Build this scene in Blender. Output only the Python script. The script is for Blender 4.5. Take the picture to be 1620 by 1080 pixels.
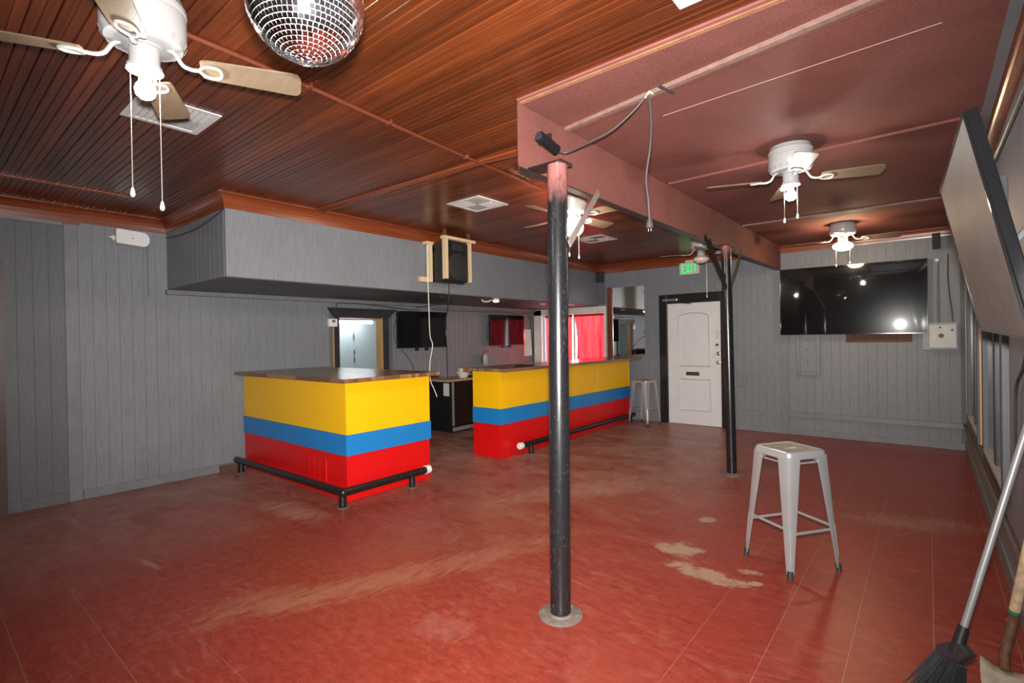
import bpy, bmesh, math, random
from mathutils import Vector, Matrix
random.seed(7)
for o in list(bpy.data.objects): bpy.data.objects.remove(o)
SC = bpy.context.scene
COL = SC.collection
R = math.radians

# ------------------------------------------------------------------ camera
FPX, YAW, PITCH, ROLL = 797.79, 0.6895, -0.0056, -0.0171
CAM = Vector((0, 0, 1.4856))
fw = Vector((-math.sin(YAW) * math.cos(PITCH), math.cos(YAW) * math.cos(PITCH), math.sin(PITCH)))
rt = Vector((math.cos(YAW), math.sin(YAW), 0)); up = rt.cross(fw)
rt2 = rt * math.cos(ROLL) + up * math.sin(ROLL); up2 = -rt * math.sin(ROLL) + up * math.cos(ROLL)
cd = bpy.data.cameras.new('camera'); cam = bpy.data.objects.new('camera', cd); COL.objects.link(cam)
cd.sensor_width = 36; cd.lens = FPX / 1620 * 36; cd.clip_start = 0.03; cd.clip_end = 200
cam.matrix_world = Matrix(((rt2.x, up2.x, -fw.x, CAM.x), (rt2.y, up2.y, -fw.y, CAM.y), (rt2.z, up2.z, -fw.z, CAM.z), (0, 0, 0, 1)))
SC.camera = cam

# ------------------------------------------------------------------ world, flash, exposure
w = bpy.data.worlds.new('world'); SC.world = w; w.use_nodes = True
w.node_tree.nodes['Background'].inputs[0].default_value = (0.86, 0.93, 1.0, 1)
w.node_tree.nodes['Background'].inputs[1].default_value = 9.0
vs = SC.view_settings; vs.view_transform = 'Standard'; vs.look = 'None'; vs.gamma = 1.0; vs.use_curve_mapping = False
vs.exposure = 0.48
fl = bpy.data.lights.new('camera_flash', 'SPOT'); fl.energy = 1150; fl.color = (1, 0.97, 0.94)
fl.spot_size = R(122); fl.spot_blend = 1.0; fl.shadow_soft_size = 0.035
flo = bpy.data.objects.new('camera_flash', fl); COL.objects.link(flo)
flo.location = CAM + up2 * 0.105 + fw * 0.0
flo.rotation_euler = (fw + up2 * 0.02).to_track_quat('-Z', 'Y').to_euler()

# ------------------------------------------------------------------ room numbers
XL, XR, YB, YF = -6.33, 0.36, 8.388, -2.3
ZW, ZM = 2.817, 2.795            # wood ceiling, painted ceiling
SX, SY, SZ = -4.79, 1.846, 2.078  # soffit front, near end, underside

# ------------------------------------------------------------------ materials
MATS = {}
def nodes(name):
    m = bpy.data.materials.new(name); m.use_nodes = True
    nt = m.node_tree; b = nt.nodes['Principled BSDF']
    MATS[name] = m
    return m, nt, b
def lk(nt, a, b): nt.links.new(a, b)
def pos(nt, scale=(1, 1, 1)):
    g = nt.nodes.new('ShaderNodeNewGeometry'); mp = nt.nodes.new('ShaderNodeMapping')
    mp.inputs['Scale'].default_value = scale
    lk(nt, g.outputs['Position'], mp.inputs['Vector']); return mp.outputs[0]
def noise(nt, vec, scale=5, detail=4, rough=0.55, dist=0.0):
    n = nt.nodes.new('ShaderNodeTexNoise'); n.inputs['Scale'].default_value = scale
    n.inputs['Detail'].default_value = detail; n.inputs['Roughness'].default_value = rough
    n.inputs['Distortion'].default_value = dist
    lk(nt, vec, n.inputs['Vector']); return n.outputs['Fac']
def ramp(nt, fac, stops):
    r = nt.nodes.new('ShaderNodeValToRGB'); e = r.color_ramp.elements
    e[0].position, e[0].color = stops[0][0], tuple(stops[0][1]) + (1,)
    e[1].position, e[1].color = stops[-1][0], tuple(stops[-1][1]) + (1,)
    for p, c in stops[1:-1]:
        x = e.new(p); x.color = tuple(c) + (1,)
    lk(nt, fac, r.inputs[0]); return r.outputs[0]
def mix(nt, fac, a, b, mode='MIX'):
    m = nt.nodes.new('ShaderNodeMix'); m.data_type = 'RGBA'; m.blend_type = mode
    for s, v in ((m.inputs[0], fac), (m.inputs[6], a), (m.inputs[7], b)):
        if hasattr(v, 'is_linked'): lk(nt, v, s)
        elif isinstance(v, (int, float)): s.default_value = v
        else: s.default_value = tuple(v) + (1,)
    return m.outputs[2]
def mth(nt, op, a, b=0.0, clamp=False):
    m = nt.nodes.new('ShaderNodeMath'); m.operation = op; m.use_clamp = clamp
    for s, v in zip(m.inputs, (a, b)):
        if hasattr(v, 'is_linked'): lk(nt, v, s)
        else: s.default_value = v
    return m.outputs[0]
def bump(nt, b, h, strength=0.3, dist=0.01):
    n = nt.nodes.new('ShaderNodeBump'); n.inputs['Strength'].default_value = strength; n.inputs['Distance'].default_value = dist
    lk(nt, h, n.inputs['Height']); lk(nt, n.outputs[0], b.inputs['Normal'])
def plain(name, c, rough=0.5, metal=0.0, var=0.12, nscale=6, bmp=0.0, bscale=80, coat=0.0, spec=0.5):
    m, nt, b = nodes(name)
    n = noise(nt, pos(nt), nscale, 5)
    lk(nt, ramp(nt, n, [(0.25, [max(0, x * (1 - var)) for x in c]), (0.75, [min(1, x * (1 + var)) for x in c])]), b.inputs['Base Color'])
    b.inputs['Roughness'].default_value = rough; b.inputs['Metallic'].default_value = metal
    b.inputs['Coat Weight'].default_value = coat; b.inputs['Specular IOR Level'].default_value = spec
    if bmp: bump(nt, b, noise(nt, pos(nt), bscale, 3), bmp, 0.004)
    return m
def glow(name, c, s):
    m, nt, b = nodes(name)
    b.inputs['Base Color'].default_value = tuple(c) + (1,)
    b.inputs['Emission Color'].default_value = tuple(c) + (1,); b.inputs['Emission Strength'].default_value = s
    return m

def wallpaint(name, c, stretch=(14, 14, 0.8)):
    m, nt, b = nodes(name)
    big = noise(nt, pos(nt), 1.6, 4); fine = noise(nt, pos(nt, stretch), 9, 6, 0.7)
    cross = noise(nt, pos(nt, (2, 2, 60)), 4, 4, 0.7)
    col = ramp(nt, big, [(0.3, [x * 0.86 for x in c]), (0.7, [x * 1.1 for x in c])])
    col = mix(nt, 0.5, col, ramp(nt, fine, [(0.35, [x * 0.72 for x in c]), (0.65, [x * 1.3 for x in c])]))
    lk(nt, col, b.inputs['Base Color'])
    lk(nt, mth(nt, 'ADD', mth(nt, 'MULTIPLY', big, 0.25), 0.36), b.inputs['Roughness'])
    bump(nt, b, mth(nt, 'ADD', fine, mth(nt, 'MULTIPLY', cross, 0.6)), 0.35, 0.004)
    return m
wallpaint('grey_paint', (0.182, 0.191, 0.210))
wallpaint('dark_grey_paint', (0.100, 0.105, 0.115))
plain('grey_trim', (0.17, 0.176, 0.19), 0.4, var=0.15, bmp=0.15, bscale=40)
plain('groove_grey', (0.11, 0.114, 0.122), 0.6)
plain('charcoal', (0.022, 0.023, 0.026), 0.42, var=0.3)
plain('black_frame', (0.009, 0.009, 0.010), 0.35, var=0.2)

def ceilwood(name, along, c0, c1, c2, rough=0.3, coat=0.15, rnd=0.25):
    m, nt, b = nodes(name)
    st = [26, 26, 26]; st[along] = 0.9
    v = pos(nt, tuple(st)); n = noise(nt, v, 1.6, 6, 0.65, 0.6); big = noise(nt, pos(nt), 1.1, 3)
    oi = nt.nodes.new('ShaderNodeObjectInfo')
    f = mth(nt, 'ADD', mth(nt, 'MULTIPLY', n, 1 - rnd), mth(nt, 'MULTIPLY', oi.outputs['Random'], rnd))
    col = ramp(nt, f, [(0.2, c0), (0.5, c1), (0.8, c2)])
    col = mix(nt, mth(nt, 'MULTIPLY', big, 0.5), col, c0)
    lk(nt, col, b.inputs['Base Color'])
    b.inputs['Roughness'].default_value = rough; b.inputs['Coat Weight'].default_value = coat; b.inputs['Coat Roughness'].default_value = 0.18
    bump(nt, b, n, 0.25, 0.003)
    return m
ceilwood('ceiling_wood', 0, (0.030, 0.007, 0.002), (0.125, 0.027, 0.007), (0.25, 0.060, 0.014))
ceilwood('crown_wood', 1, (0.13, 0.026, 0.008), (0.22, 0.05, 0.016), (0.30, 0.08, 0.03))
ceilwood('crown_wood_cross', 0, (0.13, 0.026, 0.008), (0.22, 0.05, 0.016), (0.30, 0.08, 0.03))
ceilwood('brown_post_wood', 2, (0.09, 0.022, 0.010), (0.14, 0.038, 0.018), (0.19, 0.06, 0.03))
ceilwood('jamb_wood', 2, (0.40, 0.22, 0.08), (0.55, 0.33, 0.13), (0.62, 0.42, 0.2), 0.45)
ceilwood('pine', 2, (0.52, 0.37, 0.21), (0.68, 0.52, 0.32), (0.78, 0.64, 0.44), 0.55)
ceilwood('blade_wood', 0, (0.12, 0.082, 0.05), (0.175, 0.128, 0.08), (0.22, 0.168, 0.115), 0.45, 0.0)
plain('raw_brown', (0.11, 0.045, 0.025), 0.7, var=0.3, nscale=20)
plain('rail_brown', (0.10, 0.07, 0.06), 0.6, var=0.25)
plain('groove_dark', (0.022, 0.007, 0.004), 0.6)

def mauve(name, c):
    m, nt, b = nodes(name)
    n = noise(nt, pos(nt), 220, 2); big = noise(nt, pos(nt), 2.2, 5)
    col = ramp(nt, big, [(0.3, [x * 0.82 for x in c]), (0.7, [x * 1.12 for x in c])])
    col = mix(nt, ramp(nt, noise(nt, pos(nt), 260, 1), [(0.60, (0, 0, 0)), (0.72, (0.5, 0.5, 0.5))]), col, (0.45, 0.25, 0.22))
    lk(nt, col, b.inputs['Base Color']); b.inputs['Roughness'].default_value = 0.72; b.inputs['Specular IOR Level'].default_value = 0.3
    bump(nt, b, n, 0.6, 0.003)
    return m
mauve('mauve_paint', (0.165, 0.054, 0.043))
plain('mauve_edge', (0.24, 0.085, 0.075), 0.5)
plain('raw_strip', (0.24, 0.13, 0.05), 0.6, var=0.3, nscale=14)
plain('pale_crack', (0.42, 0.30, 0.26), 0.6)
plain('dusty_batten', (0.20, 0.115, 0.095), 0.6, var=0.25, nscale=25)

def floor_mat(name):
    m, nt, b = nodes(name)
    P = pos(nt)
    sep = nt.nodes.new('ShaderNodeSeparateXYZ'); lk(nt, P, sep.inputs[0]); X, Y = sep.outputs[0], sep.outputs[1]
    def cell(v, off): return mth(nt, 'FLOOR', mth(nt, 'DIVIDE', mth(nt, 'SUBTRACT', v, off), 0.3048))
    cb = nt.nodes.new('ShaderNodeCombineXYZ'); lk(nt, cell(X, -1.82), cb.inputs[0]); lk(nt, cell(Y, 0.64), cb.inputs[1])
    wn = nt.nodes.new('ShaderNodeTexWhiteNoise'); wn.noise_dimensions = '3D'; lk(nt, cb.outputs[0], wn.inputs['Vector'])
    def bw(f, a, c): return ramp(nt, f, [(a, (0, 0, 0)), (c, (1, 1, 1))])
    mott = noise(nt, pos(nt, (1, 2.0, 1)), 14, 8, 0.72, 0.6)
    spk = noise(nt, pos(nt, (1, 1.8, 1)), 75, 4, 0.7)
    # vinyl tile: red with dark marbling, tone shifts from tile to tile
    base = ramp(nt, mott, [(0.28, (0.135, 0.018, 0.012)), (0.5, (0.23, 0.031, 0.019)), (0.72, (0.31, 0.054, 0.032))])
    base = mix(nt, mth(nt, 'MULTIPLY', wn.outputs['Value'], 0.35), base, (0.23, 0.028, 0.015))
    base = mix(nt, ramp(nt, spk, [(0.34, (0.6, 0.6, 0.6)), (0.46, (0, 0, 0))]), base, (0.09, 0.016, 0.012))
    # ground-in dust: towards the bars, the far door and the foot of the plank wall; pale tone also stands in for light on the far floor
    dust = noise(nt, pos(nt, (1, 1.7, 1)), 1.5, 9, 0.74, 0.8)
    fine = noise(nt, pos(nt, (1, 3.0, 1)), 5.0, 8, 0.75, 1.2)
    deep = mth(nt, 'MULTIPLY', mth(nt, 'SUBTRACT', Y, 2.0), 0.26, True)
    lx = mth(nt, 'MULTIPLY', mth(nt, 'SUBTRACT', -0.9, X), 0.5, True)
    wallside = mth(nt, 'MULTIPLY', mth(nt, 'SUBTRACT', -3.9, X), 0.55, True)
    amt = mth(nt, 'ADD', mth(nt, 'MULTIPLY', deep, lx), mth(nt, 'MULTIPLY', wallside, 0.8), True)
    d = mth(nt, 'MULTIPLY', mth(nt, 'ADD', mth(nt, 'MULTIPLY', bw(dust, 0.34, 0.62), 0.75), mth(nt, 'MULTIPLY', bw(fine, 0.4, 0.7), 0.5), True), amt)
    base = mix(nt, mth(nt, 'MULTIPLY', d, 1.05, True), base, (0.42, 0.23, 0.18))
    # smears everywhere, faint
    base = mix(nt, mth(nt, 'MULTIPLY', mth(nt, 'MULTIPLY', bw(fine, 0.50, 0.72), bw(dust, 0.45, 0.62)), 0.40), base, (0.40, 0.20, 0.14))
    wob = noise(nt, P, 9.0, 8, 0.78); streak = noise(nt, pos(nt, (5, 1.2, 1)), 4.0, 8, 0.78, 0.5)
    def blob(cx, cy, rx, ry, ang, w=5.5, n_=None, lo=0.3, hi=1.5):
        ca, sa = math.cos(ang), math.sin(ang)
        dx, dy = mth(nt, 'SUBTRACT', X, cx), mth(nt, 'SUBTRACT', Y, cy)
        u = mth(nt, 'DIVIDE', mth(nt, 'ADD', mth(nt, 'MULTIPLY', dx, ca), mth(nt, 'MULTIPLY', dy, sa)), rx)
        v = mth(nt, 'DIVIDE', mth(nt, 'SUBTRACT', mth(nt, 'MULTIPLY', dy, ca), mth(nt, 'MULTIPLY', dx, sa)), ry)
        r2 = mth(nt, 'ADD', mth(nt, 'MULTIPLY', u, u), mth(nt, 'MULTIPLY', v, v))
        return ramp(nt, mth(nt, 'ADD', r2, mth(nt, 'MULTIPLY', mth(nt, 'SUBTRACT', n_ if n_ is not None else wob, 0.5), w)), [(lo, (1, 1, 1)), (hi, (0, 0, 0))])
    # long scuffed lane where things were dragged towards the bars
    for a, c, k in (((-2.55, 2.05, 1.35, 0.16, 1.18), (0.36, 0.17, 0.11), 0.4), ((-2.95, 1.35, 0.45, 0.16, 1.0), (0.27, 0.105, 0.055), 0.6),
                    ((-1.95, 1.75, 0.22, 0.13, 0.2), (0.34, 0.15, 0.12), 0.25), ((-4.3, 2.2, 0.55, 0.16, 0.05), (0.36, 0.21, 0.15), 0.6),
                    ((-2.5, 4.4, 1.1, 0.30, 1.0), (0.42, 0.24, 0.18), 0.45), ((-0.1, 5.0, 0.5, 0.22, 0.4), (0.34, 0.17, 0.11), 0.45)):
        base = mix(nt, mth(nt, 'MULTIPLY', blob(*a, 6.0, streak, 0.0, 1.6), k), base, c)
    # bare grey patches and chips
    for a in ((-1.36, 3.43, 0.17, 0.13, 0.3), (-1.08, 3.17, 0.27, 0.095, -0.1), (-1.38, 4.12, 0.10, 0.06, 1.0), (-0.87, 3.36, 0.07, 0.04, 0.2),
              (-0.80, 3.22, 0.05, 0.03, 0.7), (-2.45, 5.35, 0.16, 0.05, 0.6)):
        base = mix(nt, mth(nt, 'MULTIPLY', blob(*a), 0.72), base, (0.36, 0.26, 0.18))
    base = mix(nt, mth(nt, 'MULTIPLY', blob(-4.10, 1.05, 0.20, 0.022, 0.15), 0.4), base, (0.36, 0.24, 0.18))
    # fine pale scratches
    sc = noise(nt, pos(nt, (1.2, 26, 1)), 1.6, 6, 0.7, 0.25)
    base = mix(nt, mth(nt, 'MULTIPLY', mth(nt, 'MULTIPLY', bw(sc, 0.66, 0.71), bw(dust, 0.48, 0.6)), 0.55), base, (0.55, 0.38, 0.28))
    lk(nt, base, b.inputs['Base Color'])
    lk(nt, mth(nt, 'ADD', mth(nt, 'MULTIPLY', fine, 0.36), 0.20), b.inputs['Roughness'])
    b.inputs['Specular IOR Level'].default_value = 0.38
    bump(nt, b, mott, 0.06, 0.003)
    return m
floor_mat('floor_tile')
plain('tile_joint', (0.40, 0.22, 0.17), 0.8)

plain('yellow_paint', (0.86, 0.47, 0.002), 0.42, var=0.03)
plain('blue_paint', (0.012, 0.19, 0.50), 0.38, var=0.04)
plain('red_paint', (0.62, 0.004, 0.004), 0.42, var=0.04)
ceilwood('stave_x', 0, (0.13, 0.06, 0.03), (0.24, 0.12, 0.06), (0.40, 0.20, 0.10), 0.28, 0.15, 0.6)
ceilwood('stave_y', 1, (0.15, 0.075, 0.04), (0.27, 0.15, 0.08), (0.42, 0.25, 0.14), 0.28, 0.15, 0.6)
plain('white_plastic', (0.72, 0.71, 0.69), 0.4, var=0.04)
plain('vent_white', (0.55, 0.545, 0.54), 0.4, var=0.04)
plain('white_enamel', (0.37, 0.367, 0.363), 0.3, var=0.03)
plain('door_white', (0.70, 0.69, 0.70), 0.42, var=0.03)
plain('box_white', (0.46, 0.46, 0.45), 0.45)
plain('cream', (0.70, 0.63, 0.52), 0.4)
plain('black_plastic', (0.012, 0.012, 0.013), 0.4)
plain('black_rubber', (0.02, 0.02, 0.02), 0.6)
plain('dark_slot', (0.30, 0.29, 0.28), 0.6)
plain('brass', (0.55, 0.36, 0.12), 0.35, 1.0)
plain('bronze', (0.10, 0.08, 0.06), 0.4, 0.8)
plain('steel', (0.58, 0.58, 0.58), 0.33, 1.0, var=0.08)
plain('silver_paint', (0.40, 0.40, 0.40), 0.34, 0.55, var=0.06)
plain('handle_grey', (0.22, 0.22, 0.225), 0.42, 0.3)
plain('stool_top', (0.30, 0.27, 0.23), 0.45, 0.3, var=0.3, nscale=30)
plain('screen_glass', (0.006, 0.006, 0.007), 0.17, var=0.0, spec=0.05, coat=0.7)
MATS['screen_glass'].node_tree.nodes['Principled BSDF'].inputs['Coat Roughness'].default_value = 0.03
plain('matte_screen', (0.004, 0.004, 0.005), 0.08, var=0.0, spec=0.22)
plain('dusty_screen', (0.20, 0.185, 0.178), 0.55, var=0.14, nscale=8, spec=0.12)
plain('gloss_black', (0.008, 0.008, 0.009), 0.1)
plain('mirror_glass', (0.82, 0.85, 0.83), 0.015, 1.0, var=0.0)
plain('tile_mirror', (0.95, 0.96, 0.97), 0.12, 1.0, var=0.0)
plain('ball_core', (0.85, 0.86, 0.87), 0.5)
plain('grey_wire', (0.045, 0.040, 0.040), 0.55)
plain('white_wire', (0.72, 0.68, 0.58), 0.5)
plain('dark_wire', (0.035, 0.035, 0.04), 0.5)
plain('store_panel', (0.38, 0.45, 0.48), 0.5, var=0.04)
plain('window_white', (0.70, 0.67, 0.60), 0.5)
plain('dusty_sill', (0.42, 0.38, 0.34), 0.7, var=0.2, nscale=20)
plain('painted_pane', (0.10, 0.105, 0.115), 0.2, var=0.25)
plain('green_band', (0.01, 0.17, 0.09), 0.5)
plain('rust', (0.12, 0.055, 0.03), 0.7, 0.3, var=0.5, nscale=30, bmp=0.4)
plain('old_handle', (0.40, 0.29, 0.18), 0.75, var=0.4, nscale=40, bmp=0.4)
plain('shovel_blade', (0.42, 0.36, 0.28), 0.6, 0.4, var=0.3, nscale=20)
plain('bristle', (0.02, 0.021, 0.024), 0.7)
plain('grille_black', (0.016, 0.016, 0.017), 0.7, bmp=0.5, bscale=300)
plain('red_plastic', (0.45, 0.01, 0.01), 0.4)
plain('sign_cream', (0.62, 0.58, 0.50), 0.5)
plain('fridge_black', (0.010, 0.010, 0.011), 0.35)
plain('fridge_door', (0.022, 0.012, 0.009), 0.16)
plain('tan_board', (0.42, 0.30, 0.19), 0.6)
plain('paper', (0.55, 0.58, 0.60), 0.6, var=0.15, nscale=60)
plain('brown_door_frame', (0.05, 0.018, 0.013), 0.4)
plain('dusty_plate', (0.17, 0.135, 0.11), 0.7, 0.3, var=0.25, nscale=25)
plain('chain_metal', (0.6, 0.52, 0.42), 0.4, 0.7)
glow('bulb_white', (1.0, 0.96, 0.88), 200)
glow('globe_warm', (1.0, 0.76, 0.46), 85)
glow('globe_soft', (1.0, 0.82, 0.60), 105)
plain('globe_off', (0.72, 0.60, 0.56), 0.25, var=0.03)
glow('tube_glow', (0.95, 0.99, 1.0), 30)
glow('spot_glow', (1.0, 0.72, 0.42), 30)
glow('exit_green', (0.0, 0.62, 0.12), 0.85)

# painted pipe: black enamel, chipped, top over-sprayed with the mauve ceiling paint
def pole_mat(name, z0):
    m, nt, b = nodes(name)
    sep = nt.nodes.new('ShaderNodeSeparateXYZ'); lk(nt, pos(nt), sep.inputs[0])
    n = noise(nt, pos(nt, (30, 30, 12)), 3, 7, 0.75); big = noise(nt, pos(nt, (6, 6, 3)), 2.5, 5, 0.6)
    col = ramp(nt, n, [(0.30, (0.007, 0.007, 0.008)), (0.64, (0.013, 0.013, 0.014)), (0.74, (0.16, 0.155, 0.15))])
    col = mix(nt, mth(nt, 'MULTIPLY', ramp(nt, mth(nt, 'ADD', mth(nt, 'MULTIPLY', n, 0.6), mth(nt, 'MULTIPLY', big, 0.4)), [(0.56, (0, 0, 0)), (0.68, (1, 1, 1))]), 0.45), col, (0.13, 0.125, 0.12))
    f = mth(nt, 'ADD', mth(nt, 'MULTIPLY', mth(nt, 'SUBTRACT', sep.outputs[2], z0), 6.0), mth(nt, 'MULTIPLY', mth(nt, 'SUBTRACT', big, 0.5), 2.0), True)
    col = mix(nt, f, col, (0.26, 0.10, 0.09))
    lk(nt, col, b.inputs['Base Color']); b.inputs['Roughness'].default_value = 0.27
    bump(nt, b, n, 0.2, 0.002)
    return m
pole_mat('pole_paint', 2.20); pole_mat('pole_paint_far', 2.30)

def curtain_mat():
    m, nt, b = nodes('curtain_red')
    n = noise(nt, pos(nt, (8, 1, 0.7)), 2.2, 5, 0.6)
    col = ramp(nt, n, [(0.3, (0.55, 0.006, 0.014)), (0.7, (0.90, 0.06, 0.065))])  # streaky tone paints fold shading and bright patches from outside into the cloth
    tr = nt.nodes.new('ShaderNodeBsdfTranslucent'); df = nt.nodes.new('ShaderNodeBsdfDiffuse'); mx = nt.nodes.new('ShaderNodeMixShader')
    lk(nt, col, tr.inputs[0]); lk(nt, col, df.inputs[0]); mx.inputs[0].default_value = 0.3
    lk(nt, tr.outputs[0], mx.inputs[1]); lk(nt, df.outputs[0], mx.inputs[2])
    lk(nt, mx.outputs[0], nt.nodes['Material Output'].inputs[0])
curtain_mat()
def glass_mat():
    m, nt, b = nodes('window_glass')
    t = nt.nodes.new('ShaderNodeBsdfTransparent'); g = nt.nodes.new('ShaderNodeBsdfGlossy'); g.inputs['Roughness'].default_value = 0.02
    fr = nt.nodes.new('ShaderNodeFresnel'); mx = nt.nodes.new('ShaderNodeMixShader')
    lk(nt, fr.outputs[0], mx.inputs[0]); lk(nt, t.outputs[0], mx.inputs[1]); lk(nt, g.outputs[0], mx.inputs[2])
    lk(nt, mx.outputs[0], nt.nodes['Material Output'].inputs[0])
glass_mat()

# ------------------------------------------------------------------ mesh helpers
def B(): return bmesh.new()
def box(bm, x0, x1, y0, y1, z0, z1):
    v = [bm.verts.new(p) for p in ((x0, y0, z0), (x1, y0, z0), (x1, y1, z0), (x0, y1, z0), (x0, y0, z1), (x1, y0, z1), (x1, y1, z1), (x0, y1, z1))]
    for f in ((3, 2, 1, 0), (4, 5, 6, 7), (0, 1, 5, 4), (1, 2, 6, 5), (2, 3, 7, 6), (3, 0, 4, 7)): bm.faces.new([v[i] for i in f])
    return bm
def prism(bm, pts, axis, a, b):
    """pts: 2D outline in the two axes other than `axis`, swept a..b along axis"""
    def P(p, t):
        q = [0, 0, 0]; o = [i for i in range(3) if i != axis]; q[o[0]], q[o[1]] = p; q[axis] = t; return q
    lo = [bm.verts.new(P(p, a)) for p in pts]; hi = [bm.verts.new(P(p, b)) for p in pts]; n = len(pts)
    bm.faces.new(lo); bm.faces.new(hi)
    for i in range(n): bm.faces.new((lo[i], lo[(i + 1) % n], hi[(i + 1) % n], hi[i]))
    return bm
def poly(bm, pts3, off):
    """closed slab: 3D outline plus offset vector"""
    off = Vector(off); lo = [bm.verts.new(Vector(p)) for p in pts3]; hi = [bm.verts.new(Vector(p) + off) for p in pts3]; n = len(lo)
    bm.faces.new(lo); bm.faces.new(hi)
    for i in range(n): bm.faces.new((lo[i], lo[(i + 1) % n], hi[(i + 1) % n], hi[i]))
    return bm
def tube(bm, pts, r, n=8, cap=True):
    pts = [Vector(p) for p in pts]; rs = r if isinstance(r, (list, tuple)) else [r] * len(pts)
    t0 = (pts[1] - pts[0]).normalized(); a = Vector((0, 0, 1)) if abs(t0.z) < 0.9 else Vector((1, 0, 0))
    u = t0.cross(a).normalized(); rings = []
    for i, p in enumerate(pts):
        t = (pts[min(i + 1, len(pts) - 1)] - pts[max(i - 1, 0)]).normalized()
        u = (u - t * u.dot(t)).normalized(); v = t.cross(u)
        rings.append([bm.verts.new(p + (u * math.cos(2 * math.pi * k / n) + v * math.sin(2 * math.pi * k / n)) * rs[i]) for k in range(n)])
    for A, C in zip(rings, rings[1:]):
        for k in range(n): bm.faces.new((A[k], A[(k + 1) % n], C[(k + 1) % n], C[k]))
    if cap: bm.faces.new(rings[0]); bm.faces.new(rings[-1])
    return bm
def lathe(bm, prof, c=(0, 0, 0), n=24, axis=2):
    """prof: (radius, height) list, spun about axis through c"""
    c = Vector(c); rings = []
    for r, h in prof:
        ring = []
        for k in range(1 if r < 1e-6 else n):
            a = 2 * math.pi * k / n; q = [r * math.cos(a), r * math.sin(a), h]
            q = Vector(q) if axis == 2 else (Vector((q[2], q[0], q[1])) if axis == 0 else Vector((q[1], q[2], q[0])))
            ring.append(bm.verts.new(c + q))
        rings.append(ring)
    for A, C in zip(rings, rings[1:]):
        for k in range(n):
            a0, a1 = A[k % len(A)], A[(k + 1) % len(A)]; c0, c1 = C[k % len(C)], C[(k + 1) % len(C)]
            f = [a0, a1, c1, c0]; g = []
            for x in f:
                if x not in g: g.append(x)
            if len(g) > 2: bm.faces.new(g)
    for ring in (rings[0], rings[-1]):
        if len(ring) > 2:
            try: bm.faces.new(ring)
            except ValueError: pass
    return bm
def smooth_path(pts, k=6):
    pts = [Vector(p) for p in pts]; out = []
    for i in range(len(pts) - 1):
        p0, p1, p2, p3 = pts[max(i - 1, 0)], pts[i], pts[i + 1], pts[min(i + 2, len(pts) - 1)]
        for j in range(k):
            t = j / k
            out.append(0.5 * ((2 * p1) + (p2 - p0) * t + (2 * p0 - 5 * p1 + 4 * p2 - p3) * t * t + (3 * p1 - p0 - 3 * p2 + p3) * t ** 3))
    out.append(pts[-1]); return out
def mesh(name, bm, m, smooth=False, angle=40):
    bmesh.ops.recalc_face_normals(bm, faces=bm.faces)
    me = bpy.data.meshes.new(name)
    if smooth:
        for f in bm.faces: f.smooth = True
        for e in bm.edges:
            if len(e.link_faces) == 2 and e.calc_face_angle(0) > R(angle): e.smooth = False
    bm.to_mesh(me); bm.free(); me.materials.append(MATS[m]); return me
def link(name, me, parent=None, loc=None):
    o = bpy.data.objects.new(name, me); COL.objects.link(o)
    if parent is not None: o.parent = parent
    if loc is not None: o.location = loc
    return o
def obj(name, bm, m, parent=None, smooth=False, local=False, bevel=0.0, angle=40):
    """geometry given in world coordinates unless local"""
    o = link(name, mesh(name, bm, m, smooth, angle), parent)
    if parent is not None and not local:
        if parent.type == 'EMPTY': o.matrix_parent_inverse = Matrix.Translation(-parent.location)
    if bevel:
        b = o.modifiers.new('bevel', 'BEVEL'); b.width = bevel; b.segments = 2; b.limit_method = 'ANGLE'; b.angle_limit = R(35)
    return o
def tag(o, label, cat=None, group=None, kind=None):
    o['label'] = label
    if cat: o['category'] = cat
    if group: o['group'] = group
    if kind: o['kind'] = kind
    return o
def thing(name, label, cat, loc=(0, 0, 0), rz=0.0, group=None, kind=None):
    o = bpy.data.objects.new(name, None); COL.objects.link(o); o.empty_display_size = 0.05
    o.location = loc; o.rotation_euler = (0, 0, rz); return tag(o, label, cat, group, kind)
def struct(name, bm, m, label=None, **k):
    o = obj(name, bm, m, **k); o['kind'] = 'structure'
    if label: o['label'] = label
    return o
def one(name, bm, m, label, cat, group=None, **k): return tag(obj(name, bm, m, **k), label, cat, group)
def copy_tree(o, parent=None):
    c = o.copy(); COL.objects.link(c)
    if parent is not None: c.parent = parent
    for ch in o.children: copy_tree(ch, c)
    return c

# ================================================================== STRUCTURE
# ---- floor: slab and 12 inch tiles
T = 0.3048
fl_ = struct('floor', box(B(), -8.4, XR + 0.2, YF - 0.1, YB + 0.2, -0.12, -0.003), 'tile_joint', 'worn red vinyl tile floor of the bar room')
tiles = []
for i in range(-16, 9):
    for j in range(-11, 27):
        x0, y0 = -1.82 + i * T, 0.64 + j * T
        x1, y1 = min(x0 + T, XR), min(y0 + T, YB); x0, y0 = max(x0, XL), max(y0, YF)
        if x1 - x0 < 0.02 or y1 - y0 < 0.02: continue
        if x0 < -4.145 and x1 > -4.5 and 0: continue
        tiles.append((x0, x1, y0, y1))
def seen(t):
    d = Vector(((t[0] + t[1]) / 2, (t[2] + t[3]) / 2, 0)) - CAM; c = d.dot(fw)
    if c < 0.3: return None
    if abs(d.dot(rt2) / c) > 1.06 or abs(d.dot(up2) / c) > 0.73: return None
    if t[1] < -4.1 and (t[3] > 2.6): return None
    return d.length * d.length / abs(d.z / d.length)
rank = sorted((s, i) for i, s in enumerate(map(seen, tiles)) if s is not None)
near = set(i for s, i in rank[:300])
g = 0.0014
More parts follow.
